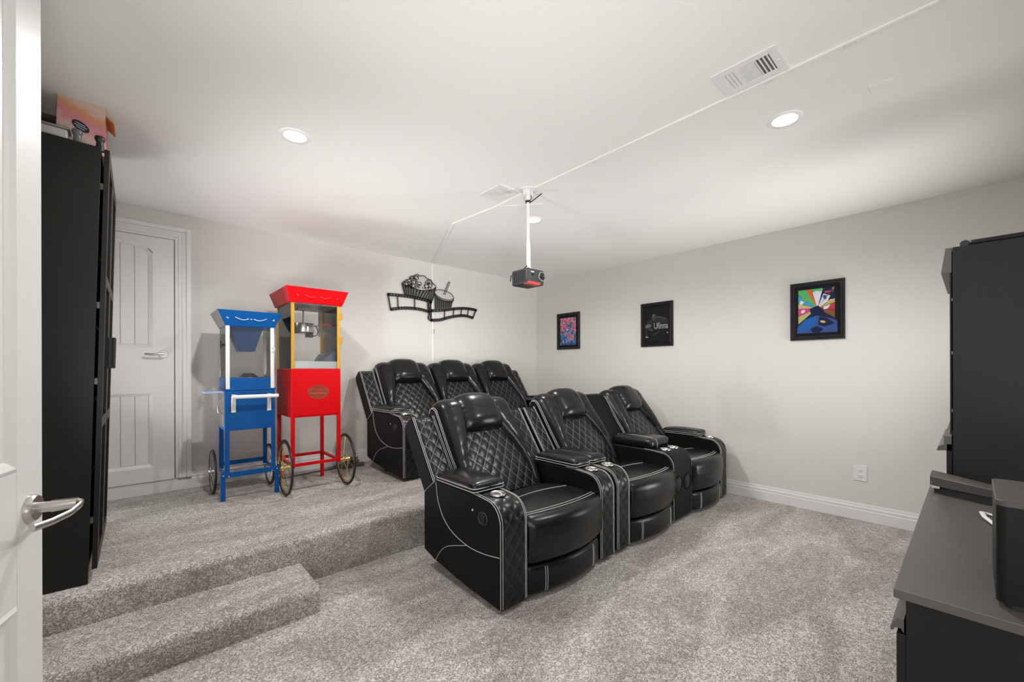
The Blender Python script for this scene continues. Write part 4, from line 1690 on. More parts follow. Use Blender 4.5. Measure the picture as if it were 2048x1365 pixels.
b.tube([(RX0 + 0.006, RY1 - 0.06, 0.92), (RX0 - 0.004, RY1 - 0.08, 0.75), (RX0 + 0.03, RY1 - 0.05, 0.60), (RX0 + 0.01, RY1 - 0.03, 0.40), (RX0 + 0.06, RY1 + 0.05, 0.30), (RX0 + 0.35, RY1 + 0.16, 0.290), (RX0 + 0.62, RY1 + 0.18, 0.290)], 0.0045, 6)
Lb(b).build("power_cord", M['plastic_black'], parent=rd, smooth=True)

# power strip tangle behind the sofa's end
ps = thing("power_strip", "grey power strip with plugged-in cords on the platform behind the red cart wheel", "power strip", (1.66, 4.33, P))
b = MB(); b.rbox((0, 0, 0.020), (0.24, 0.055, 0.036), 0.010, n=3)
b.build("strip_body", M['grey_cord'], parent=ps, smooth=True)
for i, x in enumerate((-0.07, -0.01, 0.05)):
    b = MB()
    b.rbox((x, -0.002, 0.055), (0.032, 0.034, 0.036), 0.008, n=2)
    b.tube([(x, 0, 0.07), (x + 0.02, 0.03, 0.095), (x - 0.03 + 0.02 * i, 0.08, 0.06), (x - 0.08, 0.11, 0.012 + 0.006 * i), (x - 0.14, 0.09 + 0.01 * i, 0.006)], 0.004, 6)
    b.build("plug", M['grey_cord'] if i != 1 else M['plastic_black'], parent=ps, smooth=True)

# ================================================================== WALL DECOR
art = thing("metal_wall_art", "black cut-metal wall art of popcorn, a drink cup and film strips on the back wall", "wall art", (2.75, D, 2.1))
ox, oy, oz = 2.75, D, 2.1
AY0, AY1 = D - 0.022, D - 0.016


def catmull(c, k=6):
    out = []
    for i in range(len(c) - 1):
        p0, p1, p2, p3 = c[max(i - 1, 0)], c[i], c[i + 1], c[min(i + 2, len(c) - 1)]
        for j in range(k):
            t = j / k
            out.append(tuple(0.5 * (2 * p1[a] + (-p0[a] + p2[a]) * t + (2 * p0[a] - 5 * p1[a] + 4 * p2[a] - p3[a]) * t * t + (-p0[a] + 3 * p1[a] - 3 * p2[a] + p3[a]) * t ** 3) for a in (0, 1)))
    out.append(c[-1])
    return out


def flat_strip(b, c, w, y0=AY0, y1=AY1, closed=False):
    """flat bar of width w that follows 2D points in the wall plane"""
    k = len(c)
    L_, R_ = [], []
    for i in range(k):
        a = Vector(c[i - 1] if (closed or i > 0) else c[i])
        d = Vector(c[(i + 1) % k] if (closed or i < k - 1) else c[i])
        t = (d - a)
        if t.length < 1e-9:
            t = Vector((1, 0))
        t.normalize()
        n = Vector((-t.y, t.x)) * (w / 2)
        p = Vector(c[i])
        L_.append(p + n)
        R_.append(p - n)
    m = k if closed else k - 1
    for i in range(m):
        j = (i + 1) % k
        c0 = len(b.v)
        for p in (R_[i], R_[j], L_[j], L_[i]):
            b.v.append((p.x, y0, p.y))
        for p in (R_[i], R_[j], L_[j], L_[i]):
            b.v.append((p.x, y1, p.y))
        for q in ((0, 1, 2, 3), (7, 6, 5, 4), (0, 4, 5, 1), (3, 2, 6, 7), (0, 3, 7, 4), (1, 5, 6, 2)):
            b.quad([c0 + x for x in q])


def film(top, bot, divs, name):
    b = MB()
    T, Bt = catmull(top), catmull(bot)
    for c, sgn in ((T, -1), (Bt, 1)):
        flat_strip(b, c, 0.011)
        inner = [(p[0], p[1] + sgn * 0.024) for p in c]
        flat_strip(b, inner, 0.012)
        # webs between the sprocket holes
        n = max(4, int((c[-1][0] - c[0][0]) / 0.030))
        for i in range(n + 1):
            t = i / n * (len(c) - 1)
            i0 = min(int(t), len(c) - 2)
            f = t - i0
            px = c[i0][0] + (c[i0 + 1][0] - c[i0][0]) * f
            pz = c[i0][1] + (c[i0 + 1][1] - c[i0][1]) * f
            flat_strip(b, [(px, pz), (px, pz + sgn * 0.024)], 0.019)
    for k in range(0, len(divs), 2):
        flat_strip(b, [divs[k], divs[k + 1]], 0.012)
    flat_strip(b, [top[0], bot[0]], 0.016)
    flat_strip(b, [top[-1], bot[-1]], 0.016)
    return Lb(b).build(name, M['art_metal'], parent=art)


film([(2.140, 2.178), (2.269, 2.183), (2.411, 2.183), (2.529, 2.175), (2.650, 2.162), (2.715, 2.151)],
     [(2.177, 1.985), (2.315, 2.012), (2.440, 2.022), (2.568, 2.020), (2.680, 2.003)],
     [(2.26, 2.166), (2.269, 2.012), (2.482, 2.165), (2.484, 2.024), (2.66, 2.158), (2.67, 2.014)], "film_strip")
film([(2.711, 2.041), (2.893, 2.067), (3.038, 2.095), (3.188, 2.117), (3.308, 2.121), (3.412, 2.113)],
     [(2.711, 1.900), (2.838, 1.914), (2.981, 1.958), (3.129, 1.990), (3.235, 1.998), (3.350, 1.982)],
     [(2.91, 2.069), (2.904, 1.942), (3.049, 2.092), (3.038, 1.977), (3.171, 2.108), (3.158, 2.001), (3.283, 2.114), (3.265, 2.01)], "film_strip")
b = MB()
flat_strip(b, catmull([(2.716, 2.155), (2.668, 2.085), (2.700, 2.036), (2.678, 1.975), (2.672, 1.930), (2.716, 1.898)]), 0.014)
flat_strip(b, catmull([(2.722, 2.150), (2.700, 2.09), (2.722, 2.036), (2.700, 1.975), (2.695, 1.945), (2.722, 1.918)]), 0.007)
Lb(b).build("film_twist", M['art_metal'], parent=art)
# popcorn bucket
b = MB()
def lerp(a, c, t): return (a[0] + (c[0] - a[0]) * t, a[1] + (c[1] - a[1]) * t)
tl, tr_, bl_, br_ = (2.316, 2.315), (2.781, 2.335), (2.354, 2.190), (2.728, 2.157)
rim = catmull([tl, (2.392, 2.300), (2.47, 2.283), (2.569, 2.266), (2.671, 2.282), (2.735, 2.298), tr_], 6)
base = catmull([bl_, (2.529, 2.176), br_], 10)
nst = 13
for i in range(nst):
    t0, t1 = (i + 0.05) / nst, (i + 0.66) / nst
    def on(c, t):
        u = t * (len(c) - 1); i0 = min(int(u), len(c) - 2)
        return lerp(c[i0], c[i0 + 1], u - i0)
    p = [on(base, t0), on(base, t1), on(rim, t1), on(rim, t0)]
    b.prism(p, 'Y', AY1, AY0)
flat_strip(b, rim, 0.008)
flat_strip(b, base, 0.008)
flat_strip(b, [tl, bl_], 0.010)
flat_strip(b, [tr_, br_], 0.010)
bkt = Lb(b).build("popcorn_bucket", M['art_metal'], parent=art)
pop = [(2.316, 2.319), (2.359, 2.356), (2.412, 2.380), (2.421, 2.410), (2.47, 2.425), (2.52, 2.455), (2.554, 2.438), (2.61, 2.449), (2.651, 2.424), (2.702, 2.409), (2.734, 2.376), (2.781, 2.346)]
b = MB()
flat_strip(b, catmull(pop, 5), 0.008)
rnd = random.Random(4)
for i in range(34):
    cx = 2.36 + 0.37 * rnd.random()
    top = 2.37 + 0.06 * (1 - abs(cx - 2.55) / 0.22)
    cz = 2.29 + (top - 2.29) * rnd.random()
    r = 0.018 + 0.014 * rnd.random()
    ph = rnd.random() * 6
    flat_strip(b, [(cx + (r + 0.004 * math.sin(3 * a + ph)) * math.cos(a), cz + (r + 0.004 * math.sin(3 * a + ph)) * math.sin(a) * 0.9) for a in [2 * PI * j / 14 * 0.85 + ph for j in range(14)]], 0.0055)
Lb(b).build("popcorn", M['art_metal'], parent=bkt)
b = MB()
b.prism(catmull(pop, 4)[::-1] + [(x, z) for x, z in rim], 'Y', AY1 + 0.003, AY1)
Lb(b).build("popcorn_backing", M['art_white'], parent=bkt)
# drink cup
b = MB()
cl, cr_, dl_, dr_ = (2.759, 2.225), (3.040, 2.195), (2.765, 2.055), (3.018, 2.100)
n2 = 9
for i in range(n2):
    t0, t1 = (i + 0.05) / n2, (i + 0.66) / n2
    ctop = lambda t: (cl[0] + (cr_[0] - cl[0]) * t, cl[1] + (cr_[1] - cl[1]) * t - 0.030 * math.sin(PI * t))
    p = [lerp(dl_, dr_, t0), lerp(dl_, dr_, t1), ctop(t1), ctop(t0)]
    b.prism(p, 'Y', AY1, AY0)
cup = Lb(b).build("drink_cup", M['art_metal'], parent=art)
b = MB()
for k in range(3):
    cz, sc_ = 2.250 - 0.018 * k, 1.0
    el = [(2.903 + 0.140 * math.cos(a), cz + 0.055 * math.sin(a) - 0.13 * 0.14 * math.cos(a)) for a in [2 * PI * j / 40 for j in range(40)]]
    if k == 0:
        flat_strip(b, el, 0.0065, closed=True)
    else:
        flat_strip(b, el[20:] + [el[0]], 0.006)
flat_strip(b, [(2.763, 2.268), (2.763, 2.225)], 0.007)
flat_strip(b, [(3.043, 2.232), (3.043, 2.19)], 0.007)
Lb(b).build("cup_lid", M['art_metal'], parent=cup)
b = MB()
b.prism([(2.903 + 0.139 * math.cos(a), 2.250 + 0.054 * math.sin(a) - 0.018 * math.cos(a)) for a in [2 * PI * j / 40 for j in range(40)]], 'Y', AY1 + 0.002, AY1)
Lb(b).build("lid_infill", M['art_white'], parent=cup)
b = MB()
for off in (-0.011, 0.011):
    flat_strip(b, [(2.905 + off, 2.262), (2.978 + off, 2.424)], 0.006)
flat_strip(b, [(2.967, 2.424), (2.990, 2.420)], 0.006)
flat_strip(b, [(2.894, 2.258), (2.916, 2.258)], 0.006)
Lb(b).build("straw", M['art_metal'], parent=cup)
b = MB()
for (x, z) in ((2.30, 2.18), (2.60, 2.17), (2.72, 2.03), (3.10, 2.105), (3.38, 2.05)):
    b.cyl((x, D, z), (x, AY1 - 0.001, z), 0.006, 10)
Lb(b).build("standoff", M['art_metal'], parent=art)


# framed prints on the right wall
def make_frame(y0, y1, z0, z1, label, fw=0.045):
    t = thing("framed_print", label, "framed picture", (W, (y0 + y1) / 2, (z0 + z1) / 2), group="framed prints on the right wall")
    hy, hz = (y1 - y0) / 2, (z1 - z0) / 2
    prof = [(0.0, -0.001), (0.0, -0.018), (0.006, -0.024), (0.014, -0.024), (0.020, -0.016), (0.030, -0.016), (fw - 0.008, -0.010), (fw - 0.004, -0.012), (fw, -0.008), (fw, -0.001)]
    b = MB()
    k = len(prof)
    for (sy, sz) in ((-1, -1), (1, -1), (1, 1), (-1, 1)):
        for (o, h) in prof:
            b.v.append((h, sy * (hy - o), sz * (hz - o)))
    for c in range(4):
        d = (c + 1) % 4
        for i in range(k - 1):
            b.quad((c * k + i, c * k + i + 1, d * k + i + 1, d * k + i))
    b.build("frame", M['frame'], parent=t)
    return t, hy - fw, hz - fw


def flat_poly(b, pts, h, mi):
    """pts in (a, z) where a runs left to right as one faces the wall"""
    c = len(b.v)
    for a, z in pts:
        b.v.append((h, -a, z))
    b.quad([c + i for i in range(len(pts))], mi)


# (a) red, white and blue abstract
def splash_mat():
    m = bpy.data.materials.new("print_red_blue_splashes")
    m.use_nodes = True
    nt = m.node_tree
    bs = nt.nodes["Principled BSDF"]
    bs.inputs["Roughness"].default_value = 0.35
    tc = nt.nodes.new("ShaderNodeTexCoord")
    mp = nt.nodes.new("ShaderNodeMapping")
    mp.inputs["Scale"].default_value = (1, 5.5, 4)
    mp.inputs["Rotation"].default_value = (0.6, 0, 0)
    nt.links.new(tc.outputs["Object"], mp.inputs["Vector"])
    n = nt.nodes.new("ShaderNodeTexNoise")
    n.inputs["Scale"].default_value = 1.6
    n.inputs["Detail"].default_value = 2.5
    n.inputs["Distortion"].default_value = 2.2
    nt.links.new(mp.outputs[0], n.inputs["Vector"])
    sp = nt.nodes.new("ShaderNodeSeparateXYZ")
    nt.links.new(tc.outputs["Object"], sp.inputs[0])
    a = nt.nodes.new("ShaderNodeMath")
    a.operation = 'MULTIPLY_ADD'
    nt.links.new(sp.outputs[2], a.inputs[0])
    a.inputs[1].default_value = 0.55
    nt.links.new(n.outputs["Fac"], a.inputs[2])
    r = nt.nodes.new("ShaderNodeValToRGB")
    cr = r.color_ramp
    cr.interpolation = 'CONSTANT'
    cols = [(0.0, (0.01, 0.04, 0.16)), (0.36, (0.02, 0.12, 0.33)), (0.42, (0.01, 0.03, 0.12)), (0.46, (0.55, 0.66, 0.82)), (0.485, (0.03, 0.10, 0.30)),
            (0.52, (0.60, 0.03, 0.06)), (0.555, (0.80, 0.45, 0.45)), (0.575, (0.50, 0.02, 0.05)), (0.63, (0.75, 0.12, 0.22)), (0.69, (0.80, 0.70, 0.70)), (0.72, (0.45, 0.02, 0.05)), (0.80, (0.04, 0.10, 0.25))]
    while len(cr.elements) < len(cols):
        cr.elements.new(0.5)
    for e, (p, c) in zip(cr.elements, cols):
        e.position = p
        e.color = (*c, 1)
    nt.links.new(a.outputs[0], r.inputs["Fac"])
    nt.links.new(r.outputs["Color"], bs.inputs["Base Color"])
    return m


t, hy, hz = make_frame(3.660, 4.080, 1.583, 2.104, "black framed print of red, white and blue shapes, nearest the room corner", 0.040)
b = MB()
M['mat_black'] = mat("black_mat_board", (0.008, 0.009, 0.015), 0.5, spec=0.12)
b.box(-0.006, -0.001, -hy, hy, -hz, hz)
b.build("mat_board", M['mat_black'], parent=t)
b = MB()
flat_poly(b, [(-hy + 0.02, -hz + 0.02), (hy - 0.03, -hz + 0.02), (hy - 0.03, hz - 0.03), (-hy + 0.02, hz - 0.03)], -0.0066, 0)
b.build("print", splash_mat(), parent=t)

# (b) dark greyscale print with blackletter-style words
t, hy, hz = make_frame(2.303, 2.712, 1.567, 2.089, "black framed dark grey print with pale lettering, hung between the two colourful prints", 0.040)
b = MB()
b.box(-0.006, -0.001, -hy, hy, -hz, hz)
b.build("mat_board", M['mat_black'], parent=t)
g = [mat("print_grey_%d" % i, (v, v, v * 1.06), 0.4, spec=0.12) for i, v in enumerate((0.012, 0.028, 0.055, 0.12, 0.30))]
b = MB()
flat_poly(b, [(-hy + 0.012, -hz + 0.03), (hy - 0.02, -hz + 0.03), (hy - 0.02, hz - 0.02), (-hy + 0.012, hz - 0.02)], -0.0066, 0)


def blob(b, cx, cz, rx, rz, mi, h, rot=0, n=18, wob=0.15, seed=0):
    rr = random.Random(seed)
    ph = rr.random() * 6
    pts = []
    for i in range(n):
        a = 2 * PI * i / n
        k = 1 + wob * math.sin(2 * a + ph) + wob * 0.5 * math.sin(5 * a + ph * 2)
        x, z = rx * k * math.cos(a), rz * k * math.sin(a)
        pts.append((cx + x * math.cos(rot) - z * math.sin(rot), cz + x * math.sin(rot) + z * math.cos(rot)))
    flat_poly(b, pts, h, mi)


blob(b, -0.035, 0.085, 0.026, 0.042, 2, -0.0070, seed=1)
blob(b, -0.042, 0.105, 0.014, 0.020, 3, -0.0074, seed=2)
blob(b, 0.045, 0.045, 0.095, 0.045, 1, -0.0068, -0.2, seed=3)
blob(b, 0.055, 0.075, 0.060, 0.012, 2, -0.0072, -0.35, seed=4)
blob(b, -0.085, 0.030, 0.045, 0.030, 1, -0.0072, 0.5, seed=5)
blob(b, -0.110, -0.015, 0.050, 0.020, 3, -0.0074, 0.1, seed=6)
blob(b, -0.135, -0.08, 0.012, 0.11, 1, -0.0070, 0.0, seed=7)
blob(b, -0.075, -0.060, 0.030, 0.018, 2, -0.0074, -0.4, seed=8)
blob(b, -0.010, -0.105, 0.050, 0.006, 2, -0.0072, 0.45, seed=9)
blob(b, 0.135, -0.105, 0.010, 0.008, 4, -0.0074, 0, seed=10)
blob(b, -0.128, -0.145, 0.018, 0.008, 4, -0.0074, 0, seed=11)
b.build("print", g, parent=t)
mt = Matrix.Translation((-0.0078, -0.052, -0.022)) @ Matrix.Rotation(-PI / 2, 4, 'Z') @ Matrix.Rotation(PI / 2, 4, 'X')
text_mesh("print_lettering", "Ufinna", 0.105, g[4], t, mt, extrude=0.0002, bold=0.0018, sx=0.66)

# (c) comic-style abstract: bright fan of shards above a broad blue shape
t, hy, hz = make_frame(0.738, 1.147, 1.560, 2.090, "black framed print with bright shards above blue, beside the tall black cabinet", 0.045)
b = MB()
b.box(-0.006, -0.001, -hy, hy, -hz, hz)
b.build("mat_board", M['mat_black'], parent=t)
pc = {'green': (0.10, 0.42, 0.12), 'orange': (0.68, 0.12, 0.03), 'white': (0.70, 0.66, 0.74), 'brown': (0.20, 0.08, 0.03), 'tan': (0.55, 0.42, 0.18),
      'pink': (0.62, 0.05, 0.20), 'cyan': (0.05, 0.33, 0.50), 'red': (0.52, 0.03, 0.05), 'blue': (0.01, 0.10, 0.38), 'navy': (0.006, 0.012, 0.05),
      'slate': (0.035, 0.075, 0.24), 'olive': (0.40, 0.42, 0.14), 'skin': (0.70, 0.42, 0.24)}
keys = list(pc)
pm = [mat("print_" + k, pc[k], 0.35, spec=0.2) for k in keys]
b = MB()
L0, R0, Bt0, T0 = -hy + 0.018, hy - 0.028, -hz + 0.018, hz - 0.022
flat_poly(b, [(L0, Bt0 + 0.1), (R0, Bt0 + 0.1), (R0, T0), (L0, T0)], -0.0062, keys.index('navy'))


def P3(l, k, h=-0.0066):
    flat_poly(b, l, h, keys.index(k))


c0 = (0.005, 0.02)
P3([(L0, T0), (L0 + 0.06, T0), c0, (L0, T0 - 0.04)], 'green')
P3([(L0 + 0.06, T0), (-0.045, T0), c0], 'orange')
P3([(L0, T0 - 0.045), c0, (L0, 0.08)], 'cyan')
P3([(L0, 0.075), c0, (L0, 0.03)], 'tan')
P3([(L0, 0.028), c0, (L0, -0.04)], 'pink')
P3([(L0, -0.045), c0, (L0, -0.115)], 'olive')
P3([(-0.04, T0), (0.045, T0), c0], 'white')
P3([(-0.045, T0), (0.045, T0), (0.03, T0 - 0.03), (0.0, T0 - 0.018), (-0.03, T0 - 0.03)], 'green', -0.0070)
P3([(0.05, T0 - 0.05), (0.10, T0 - 0.075), (0.075, T0 - 0.13), c0], 'white')
P3([(0.055, T0 - 0.03), (0.10, T0 - 0.03), (0.095, T0 - 0.045), (0.06, T0 - 0.045)], 'pink')
P3([(0.12, T0), (R0, T0), c0], 'brown')
P3([(0.115, T0 - 0.005), (R0 - 0.005, T0 - 0.002), (R0 - 0.02, T0 - 0.045), (0.12, T0 - 0.035)], 'tan', -0.0070)
P3([(R0, T0 - 0.10), c0, (R0, 0.06)], 'olive')
P3([(R0, 0.055), c0, (R0, -0.005)], 'red')
P3([(R0 - 0.03, 0.045), (0.05, 0.03), (0.05, 0.005), (R0 - 0.05, 0.01)], 'white', -0.0070)
P3([(R0, -0.01), c0, (R0, -0.075)], 'brown')
blob(b, -0.085, 0.115, 0.026, 0.026, keys.index('green'), -0.0072, seed=21)
blob(b, 0.060, 0.115, 0.014, 0.020, keys.index('slate'), -0.0074, 0.5, seed=31)
blob(b, -0.115, 0.085, 0.020, 0.015, keys.index('white'), -0.0072, 0.7, seed=22)
blob(b, -0.105, 0.00, 0.018, 0.014, keys.index('white'), -0.0072, 0.2, seed=23)
blob(b, 0.100, 0.075, 0.028, 0.012, keys.index('tan'), -0.0072, 0.5, seed=24)
# broad overlapping blue bands
P3([(L0 - 0.012, Bt0), (R0 + 0.02, Bt0), (R0 + 0.015, -0.10), (0.09, -0.075), (0.0, -0.045), (-0.09, -0.075), (L0 - 0.005, -0.135)], 'slate', -0.0074)
P3([(L0 + 0.004, -0.14), (-0.05, -0.06), (0.0, -0.05), (-0.01, -0.12), (-0.06, -0.165), (L0 + 0.004, -0.185)], 'blue', -0.0080)
P3([(0.02, -0.055), (0.075, -0.075), (R0, -0.125), (0.06, -0.15), (0.01, -0.13)], 'navy', -0.0080)
P3([(-0.055, 0.02), (0.01, 0.045), (0.055, -0.005), (0.03, -0.04), (-0.04, -0.05)], 'navy', -0.0078)
P3([(-0.05, -0.165), (0.0, -0.14), (0.05, -0.17), (0.02, -0.20), (-0.03, -0.20)], 'navy', -0.0082)
blob(b, 0.045, -0.105, 0.022, 0.010, keys.index('tan'), -0.0084, -0.3, wob=0.03, seed=26)
b.build("print", pm, parent=t)

# outlet
ol = thing("wall_outlet", "white duplex electrical outlet low on the right wall", "outlet", (W, 0.642, 0.402))
b = MB(); b.box(-0.0065, 0, -0.046, 0.046, -0.067, 0.067)
b.build("cover_plate", M['white'], parent=ol, bevel=0.003)
for z in (0.025, -0.025):
    b = MB()
    b.lathe([(0.0, -0.0085), (0.017, -0.0085), (0.020, -0.0065)], (0, 0, z), 20, axis='X')
    rec = b.build("receptacle", M['white'], parent=ol, smooth=True)
    b = MB()
    b.box(-0.0092, -0.008, -0.008, -0.0055, z - 0.002, z + 0.008)
    b.box(-0.0092, -0.008, 0.0055, 0.008, z - 0.002, z + 0.008)
    b.cyl((-0.0092, 0, z - 0.009), (-0.008, 0, z - 0.009), 0.0028, 10)
    b.build("slot", M['gap_shade'], parent=rec)  # raised dark blocks, coloured as the shade inside the slots

# ================================================================== TALL CABINET, LEFT
tc_ = thing("tall_cabinet", "tall black cabinet with paneled doors on the platform at the left wall", "cabinet", (-0.178, 2.815, P))
tc_.rotation_euler = (0, math.radians(1.35), 0)
# local: x 0 = body front, body goes to -x; y 0 .. 0.82; z up
CD, CWd, CH = 0.385, 0.82, 2.095
b = MB()
b.box(-CD, 0, 0, 0.020, 0, CH)
b.box(-CD, 0, CWd - 0.020, CWd, 0, CH)
b.box(-CD, 0, 0.020, CWd - 0.020, CH - 0.020, CH)
b.box(-CD, -0.004, 0.020, CWd - 0.020, 0.04, 0.06)
b.box(-0.05, -0.03, 0.020, CWd - 0.020, 0, 0.04)
b.box(-CD, -CD + 0.008, 0.020, CWd - 0.020, 0.04, CH - 0.02)
b.build("carcass", M['cab'], parent=tc_, bevel=0.0015)
for z in (0.45, 0.85, 1.25, 1.65):
    b = MB(); b.box(-CD + 0.01, -0.02, 0.021, CWd - 0.021, z, z + 0.018)
    b.build("shelf", M['cab'], parent=tc_)
for d in (0, 1):
    y0 = 0.003 + d * 0.409
    y1 = y0 + 0.403
    z0, z1 = 0.066, CH - 0.003
    xf, xb = 0.030, 0.011
    fw = 0.055
    b = MB()
    b.box(xb, xf, y0, y0 + fw, z0, z1)
    b.box(xb, xf, y1 - fw, y1, z0, z1)
    for za, zb in ((z0, z0 + 0.06), (0.735, 0.785), (1.44, 1.49), (z1 - 0.06, z1)):
        b.box(xb, xf, y0 + fw, y1 - fw, za, zb)
    dr = b.build("cabinet_door", M['cab'], parent=tc_, bevel=0.0015)
    for za, zb in ((z0 + 0.06, 0.735), (0.785, 1.44), (1.49, z1 - 0.06)):
        b = MB(); b.box(xb + 0.002, xb + 0.007, y0 + fw, y1 - fw, za, zb)
        b.build("door_panel", M['cab_glass'], parent=dr)
    yh = y1 - 0.028 if d == 0 else y0 + 0.028
    b = MB(); b.box(xf, xf + 0.026, yh - 0.008, yh + 0.008, 1.03, 1.20)
    b.box(xf + 0.018, xf + 0.030, yh - 0.014, yh + 0.014, 1.03, 1.20)
    b.build("door_pull", M['plastic_black'], parent=dr, bevel=0.002)
for z in (0.28, 0.95, 1.32, 1.90):
    for y in (0.022, CWd - 0.042):
        b = MB(); b.box(-0.004, 0.0115, y + 0.002, y + 0.016, z, z + 0.03)
        b.build("hinge", M['galv'], parent=tc_)


# items on top of it (the top is tilted slightly with the cabinet)
def top_z(x):     # world z of the cabinet top at world x
    lx = x + 0.178
    return P + CH * math.cos(math.radians(1.35)) - lx * math.sin(math.radians(1.35)) + 0.0


def watercolor():
    m = bpy.data.materials.new("carton_watercolour_print")
    m.use_nodes = True
    nt = m.node_tree
    bs = nt.nodes["Principled BSDF"]
    bs.inputs["Roughness"].default_value = 0.5
    tc = nt.nodes.new("ShaderNodeTexCoord")
    sp = nt.nodes.new("ShaderNodeSeparateXYZ")
    nt.links.new(tc.outputs["Object"], sp.inputs[0])
    n = nt.nodes.new("ShaderNodeTexNoise")
    n.inputs["Scale"].default_value = 9
    n.inputs["Detail"].default_value = 3
    n.inputs["Distortion"].default_value = 0.8
    nt.links.new(tc.outputs["Object"], n.inputs["Vector"])
    # band position: z + slope*x + noise
    a = nt.nodes.new("ShaderNodeMath"); a.operation = 'MULTIPLY_ADD'
    nt.links.new(sp.outputs[0], a.inputs[0]); a.inputs[1].default_value = 0.45
    nt.links.new(sp.outputs[2], a.inputs[2])
    c = nt.nodes.new("ShaderNodeMath"); c.operation = 'MULTIPLY_ADD'
    nt.links.new(n.outputs["Fac"], c.inputs[0]); c.inputs[1].default_value = 0.14
    nt.links.new(a.outputs[0], c.inputs[2])
    r = nt.nodes.new("ShaderNodeValToRGB")
    cols = [(0.0, (0.62, 0.50, 0.42)), (0.30, (0.68, 0.58, 0.52)), (0.44, (0.66, 0.42, 0.39)), (0.56, (0.62, 0.22, 0.27)), (0.68, (0.62, 0.27, 0.14)), (0.80, (0.60, 0.46, 0.38)), (1.0, (0.55, 0.42, 0.33))]
    mr = nt.nodes.new("ShaderNodeMapRange")
    mr.inputs[1].default_value = 0.02
    mr.inputs[2].default_value = 0.42
    nt.links.new(c.outputs[0], mr.inputs[0])
    cr = r.color_ramp
    while len(cr.elements) < len(cols):
        cr.elements.new(0.5)
    for e, (p, q) in zip(cr.elements, cols):
        e.position = p
        e.color = (*q, 1)
    nt.links.new(mr.outputs[0], r.inputs["Fac"])
    nt.links.new(r.outputs["Color"], bs.inputs["Base Color"])
    return m


wc = watercolor()
M['orange'] = mat("orange_card", (0.60, 0.20, 0.04), 0.55)
tz = top_z(-0.2)
cb = thing("carton", "pink and orange watercolor carton with an open flap on top of the tall cabinet", "carton", (-0.290, 2.93, tz + 0.006))
cb.rotation_euler = (0, math.radians(1.35), 0)
b = MB()
b.prism([(0.0, 0.0), (0.168, 0.0), (0.168, 0.240), (0.160, 0.262), (0.025, 0.285), (0.008, 0.278), (0.0, 0.260)], 'Y', 0, 0.22)
b.build("box_body", wc, parent=cb, bevel=0.004)
b = MB()
b.hexa([(0.168, 0.0, 0.205), (0.198, 0.01, 0.180), (0.198, 0.17, 0.180), (0.168, 0.18, 0.210)],
       [(0.168, 0.0, 0.209), (0.200, 0.01, 0.184), (0.200, 0.17, 0.184), (0.168, 0.18, 0.214)])
b.build("open_flap", M['orange'], parent=cb)
b = MB()
b.v.append((0.082, -0.0012, 0.118))
for i in range(28):
    a = 2 * PI * i / 28
    b.v.append((0.082 + 0.031 * math.cos(a), -0.0012, 0.118 + 0.024 * math.sin(a) - 0.012 * math.cos(a)))
for i in range(28):
    b.quad((0, 1 + i, 1 + (i + 1) % 28))
lab = b.build("oval_label", M['plastic_black'], parent=cb)
b = MB()
for k, z in enumerate((0.128, 0.118, 0.108)):
    hw_ = (0.016, 0.022, 0.015)[k]
    b.hexa([(0.082 - hw_, -0.002, z + 0.006 - 0.002), (0.082 + hw_, -0.002, z - 0.006 - 0.002), (0.082 + hw_, -0.0013, z - 0.006 - 0.002), (0.082 - hw_, -0.0013, z + 0.006 - 0.002)],
           [(0.082 - hw_, -0.002, z + 0.006 + 0.001), (0.082 + hw_, -0.002, z - 0.006 + 0.001), (0.082 + hw_, -0.0013, z - 0.006 + 0.001), (0.082 - hw_, -0.0013, z + 0.006 + 0.001)])
b.build("label_lines", M['silver_print'], parent=lab)
# clear bin left of it
M['clear_plastic'] = mat("translucent_plastic", (0.42, 0.41, 0.40), 0.3)
M['grey_brown'] = mat("grey_brown_fabric", (0.16, 0.13, 0.11), 0.8, var=0.3, vscale=14)
bn = thing("storage_bin", "low translucent plastic bin on top of the tall cabinet beside the carton", "storage bin", (-0.505, 2.835, top_z(-0.50) + 0.005))
bn.rotation_euler = (0, math.radians(1.35), 0)
b = MB(); b.rbox((0.135, 0.042, 0.024), (0.255, 0.080, 0.046), 0.010, n=4)
b.build("bin_body", M['clear_plastic'], parent=bn, smooth=True)
b = MB(); b.rbox((0.135, 0.042, 0.051), (0.27, 0.088, 0.010), 0.004, n=4)
b.build("bin_lid", M['galv'], parent=bn, smooth=True)
fb = thing("folded_throw", "grey-brown folded throw piled behind the plastic bin on the tall cabinet", "throw", (-0.42, 3.29, top_z(-0.42) + 0.006))
fb.rotation_euler = (0, math.radians(1.35), 0)
b = MB()
b.rbox((0, 0, 0.066), (0.26, 0.20, 0.105), 0.045, puff=(0.01, 0.01, 0.012), n=6)
b.build("lower_fold", M['grey_brown'], parent=fb, smooth=True)
b = MB()
b.rbox((0.01, 0.0, 0.160), (0.27, 0.20, 0.095), 0.04, puff=(0.01, 0.0, 0.015), n=6)
b.build("upper_fold", M['grey_brown'], parent=fb, smooth=True)
b = MB()
b.rbox((0.0, 0.0, 0.258), (0.26, 0.19, 0.095), 0.04, puff=(0.01, 0.0, 0.012), n=6)
b.build("upper_fold", M['grey_brown'], parent=fb, smooth=True)
M['smoke'] = mat("smoky_grey_plastic", (0.13, 0.13, 0.135), 0.25)
